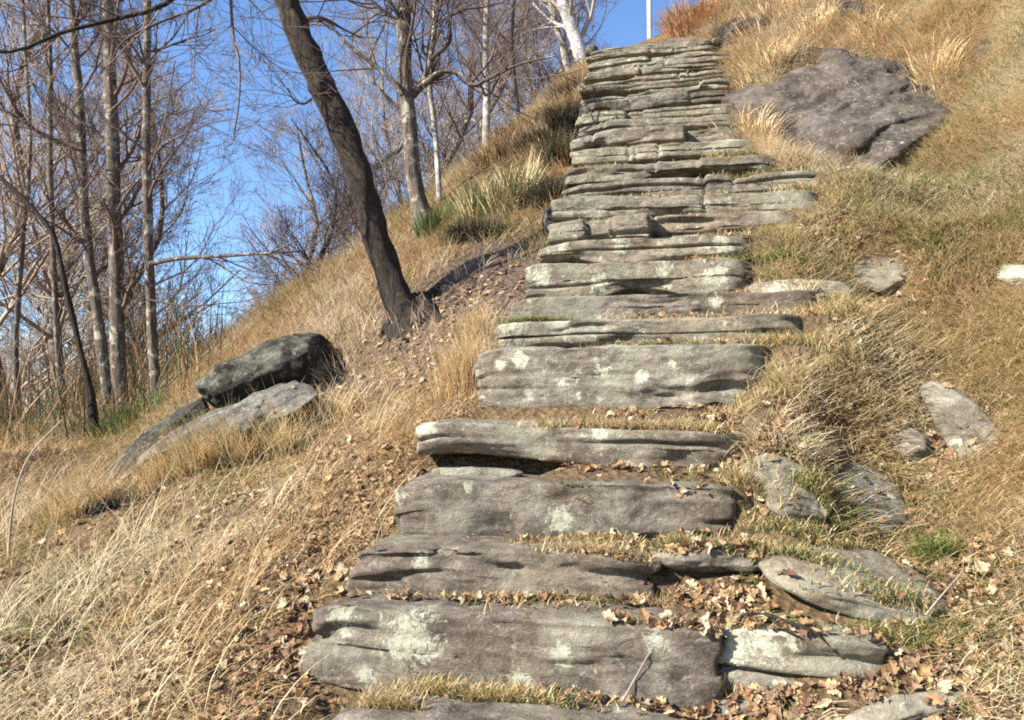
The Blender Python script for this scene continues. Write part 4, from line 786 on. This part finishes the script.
# low bramble and brush in the left-hand wood: nobody could count the stems
ps = []
xs = rng.uniform(-13, -2.0, 30000); ys = rng.uniform(4.5, 17, 30000); zs = H(xs, ys); pxx, pyy, dd_ = proj(np.stack([xs, ys, zs], 1))
k = (dd_ > 6.2) & (pxx > -150) & (pxx < 225) & (pyy > 300); xs, ys, zs = xs[k], ys[k], zs[k]; N = len(xs)
ps.append(blades(np.stack([xs, ys, zs], 1), rng.uniform(.2, 1.1, N)*rng.uniform(.5, 1.2, N), rng.uniform(.005, .011, N), rng.uniform(0, 6.28, N), rng.uniform(0, .8, N), rng.uniform(-.3, 1.4, N), pick(np.concatenate([RUST[[1, 3]]*.8, PAL[[2, 4]]*.7, DARKB*1.6, DARKB[2:]*2, BROOM]), N), 6))
xs = rng.uniform(-12, -2.5, 26000); ys = rng.uniform(4.5, 13, 26000); zs = H(xs, ys); pxx, pyy, dd_ = proj(np.stack([xs, ys, zs], 1))
k = (dd_ > 7.0) & (dd_ < 13) & (pxx > -150) & (pxx < 185) & (n2(xs, ys, 1.2, 2, 71) > -.15); xs, ys, zs = xs[k], ys[k], zs[k]; N2 = len(xs); print('thicket', N2)
ps.append(blades(np.stack([xs, ys, zs], 1), rng.uniform(.5, 1.7, N2)*rng.uniform(.5, 1, N2), rng.uniform(.004, .009, N2), rng.uniform(0, 6.28, N2), rng.uniform(0, .5, N2), rng.uniform(-.6, 1.0, N2), pick(np.concatenate([DARKB*2, RUST[[0, 1, 3]]*.75, PAL[[2, 4]]*.6]), N2), 7))
V, Q, c = merge(ps); tag(obj('undergrowth', mesh_np('undergrowth', V, Q, M_STEM, False, c)), 'tangled brown brush filling the wood on the left', 'undergrowth', kind='stuff')
print('brush', N)

# ---------------------------------------------------------------- small things
def line(name, pts, d_, r, m, label, cat, k=6, lift=.02, surf=True):
    P = []
    for a, b in pts:
        h = hitpix(a, b) if surf else None; P.append((h + np.array([0, -.005, lift])) if h is not None else at(a, b, d_))
    P = smooth_path(P, 24); tb = TB(); tb.tube(P, np.linspace(r, r*.45, 24), k, .15, 4); o = obj(name, tb.mesh(name, m, P[0]), loc=P[0]); return tag(o, label, cat)
line('fallen_twig', [(692, 631), (722, 630), (745, 622), (765, 621)], 2.1, .006, M_BARK_D, 'dark twig end lying across the pale flat stone', 'twig')
line('fallen_twig', [(765, 621), (790, 630), (815, 640), (838, 662)], 2.1, .006, M_BARK_D, 'dark curved twig drooping off the right of the pale flat stone', 'twig')
line('fallen_twig', [(772, 627), (790, 640), (822, 655)], 2.1, .005, M_BARK_D, 'shorter dark twig forking below the curved one', 'twig')
line('fallen_twig', [(925, 635), (945, 610), (962, 590)], 2.2, .004, M_TWIG_P, 'pale bare twig among leaves at the lower right', 'twig', lift=.05)
line('grass_stalk', [(622, 705), (636, 680), (650, 655)], 2.05, .0025, M_TWIG_P, 'single pale dry stalk leaning on the lowest whole step', 'stalk', lift=.01)
line('fallen_branch', [(72, 520), (110, 490), (150, 455), (196, 420)], 4.6, .018, M_BARK_D, 'dark fallen branch sloping down left of the boulder', 'branch', surf=False)
line('dead_stem', [(8, 560), (14, 500), (30, 455), (62, 420)], 3.7, .006, M_TWIG_P, 'pale bent stem rising at the left edge', 'stem', surf=False)
pr = at(650, 62, 11.5); t = tag(empty('white_pole', (pr[0], pr[1], float(H(np.array([pr[0]]), np.array([pr[1]]))[0]))), 'thin white pole standing against the sky above the top step', 'pole')
tb = TB(); b0 = np.array(t.location); tb.tube([b0, b0+[0, 0, .6], b0+[0, 0, 3.2]], [.042, .036, .033], 12); obj('post', tb.mesh('post', M_POLE, b0), t)
tb = TB(); tb.tube([b0-[0, 0, .05], b0+[0, 0, .04]], [.1, .09], 12); obj('base_plate', tb.mesh('base_plate', M_POLE, b0), t)
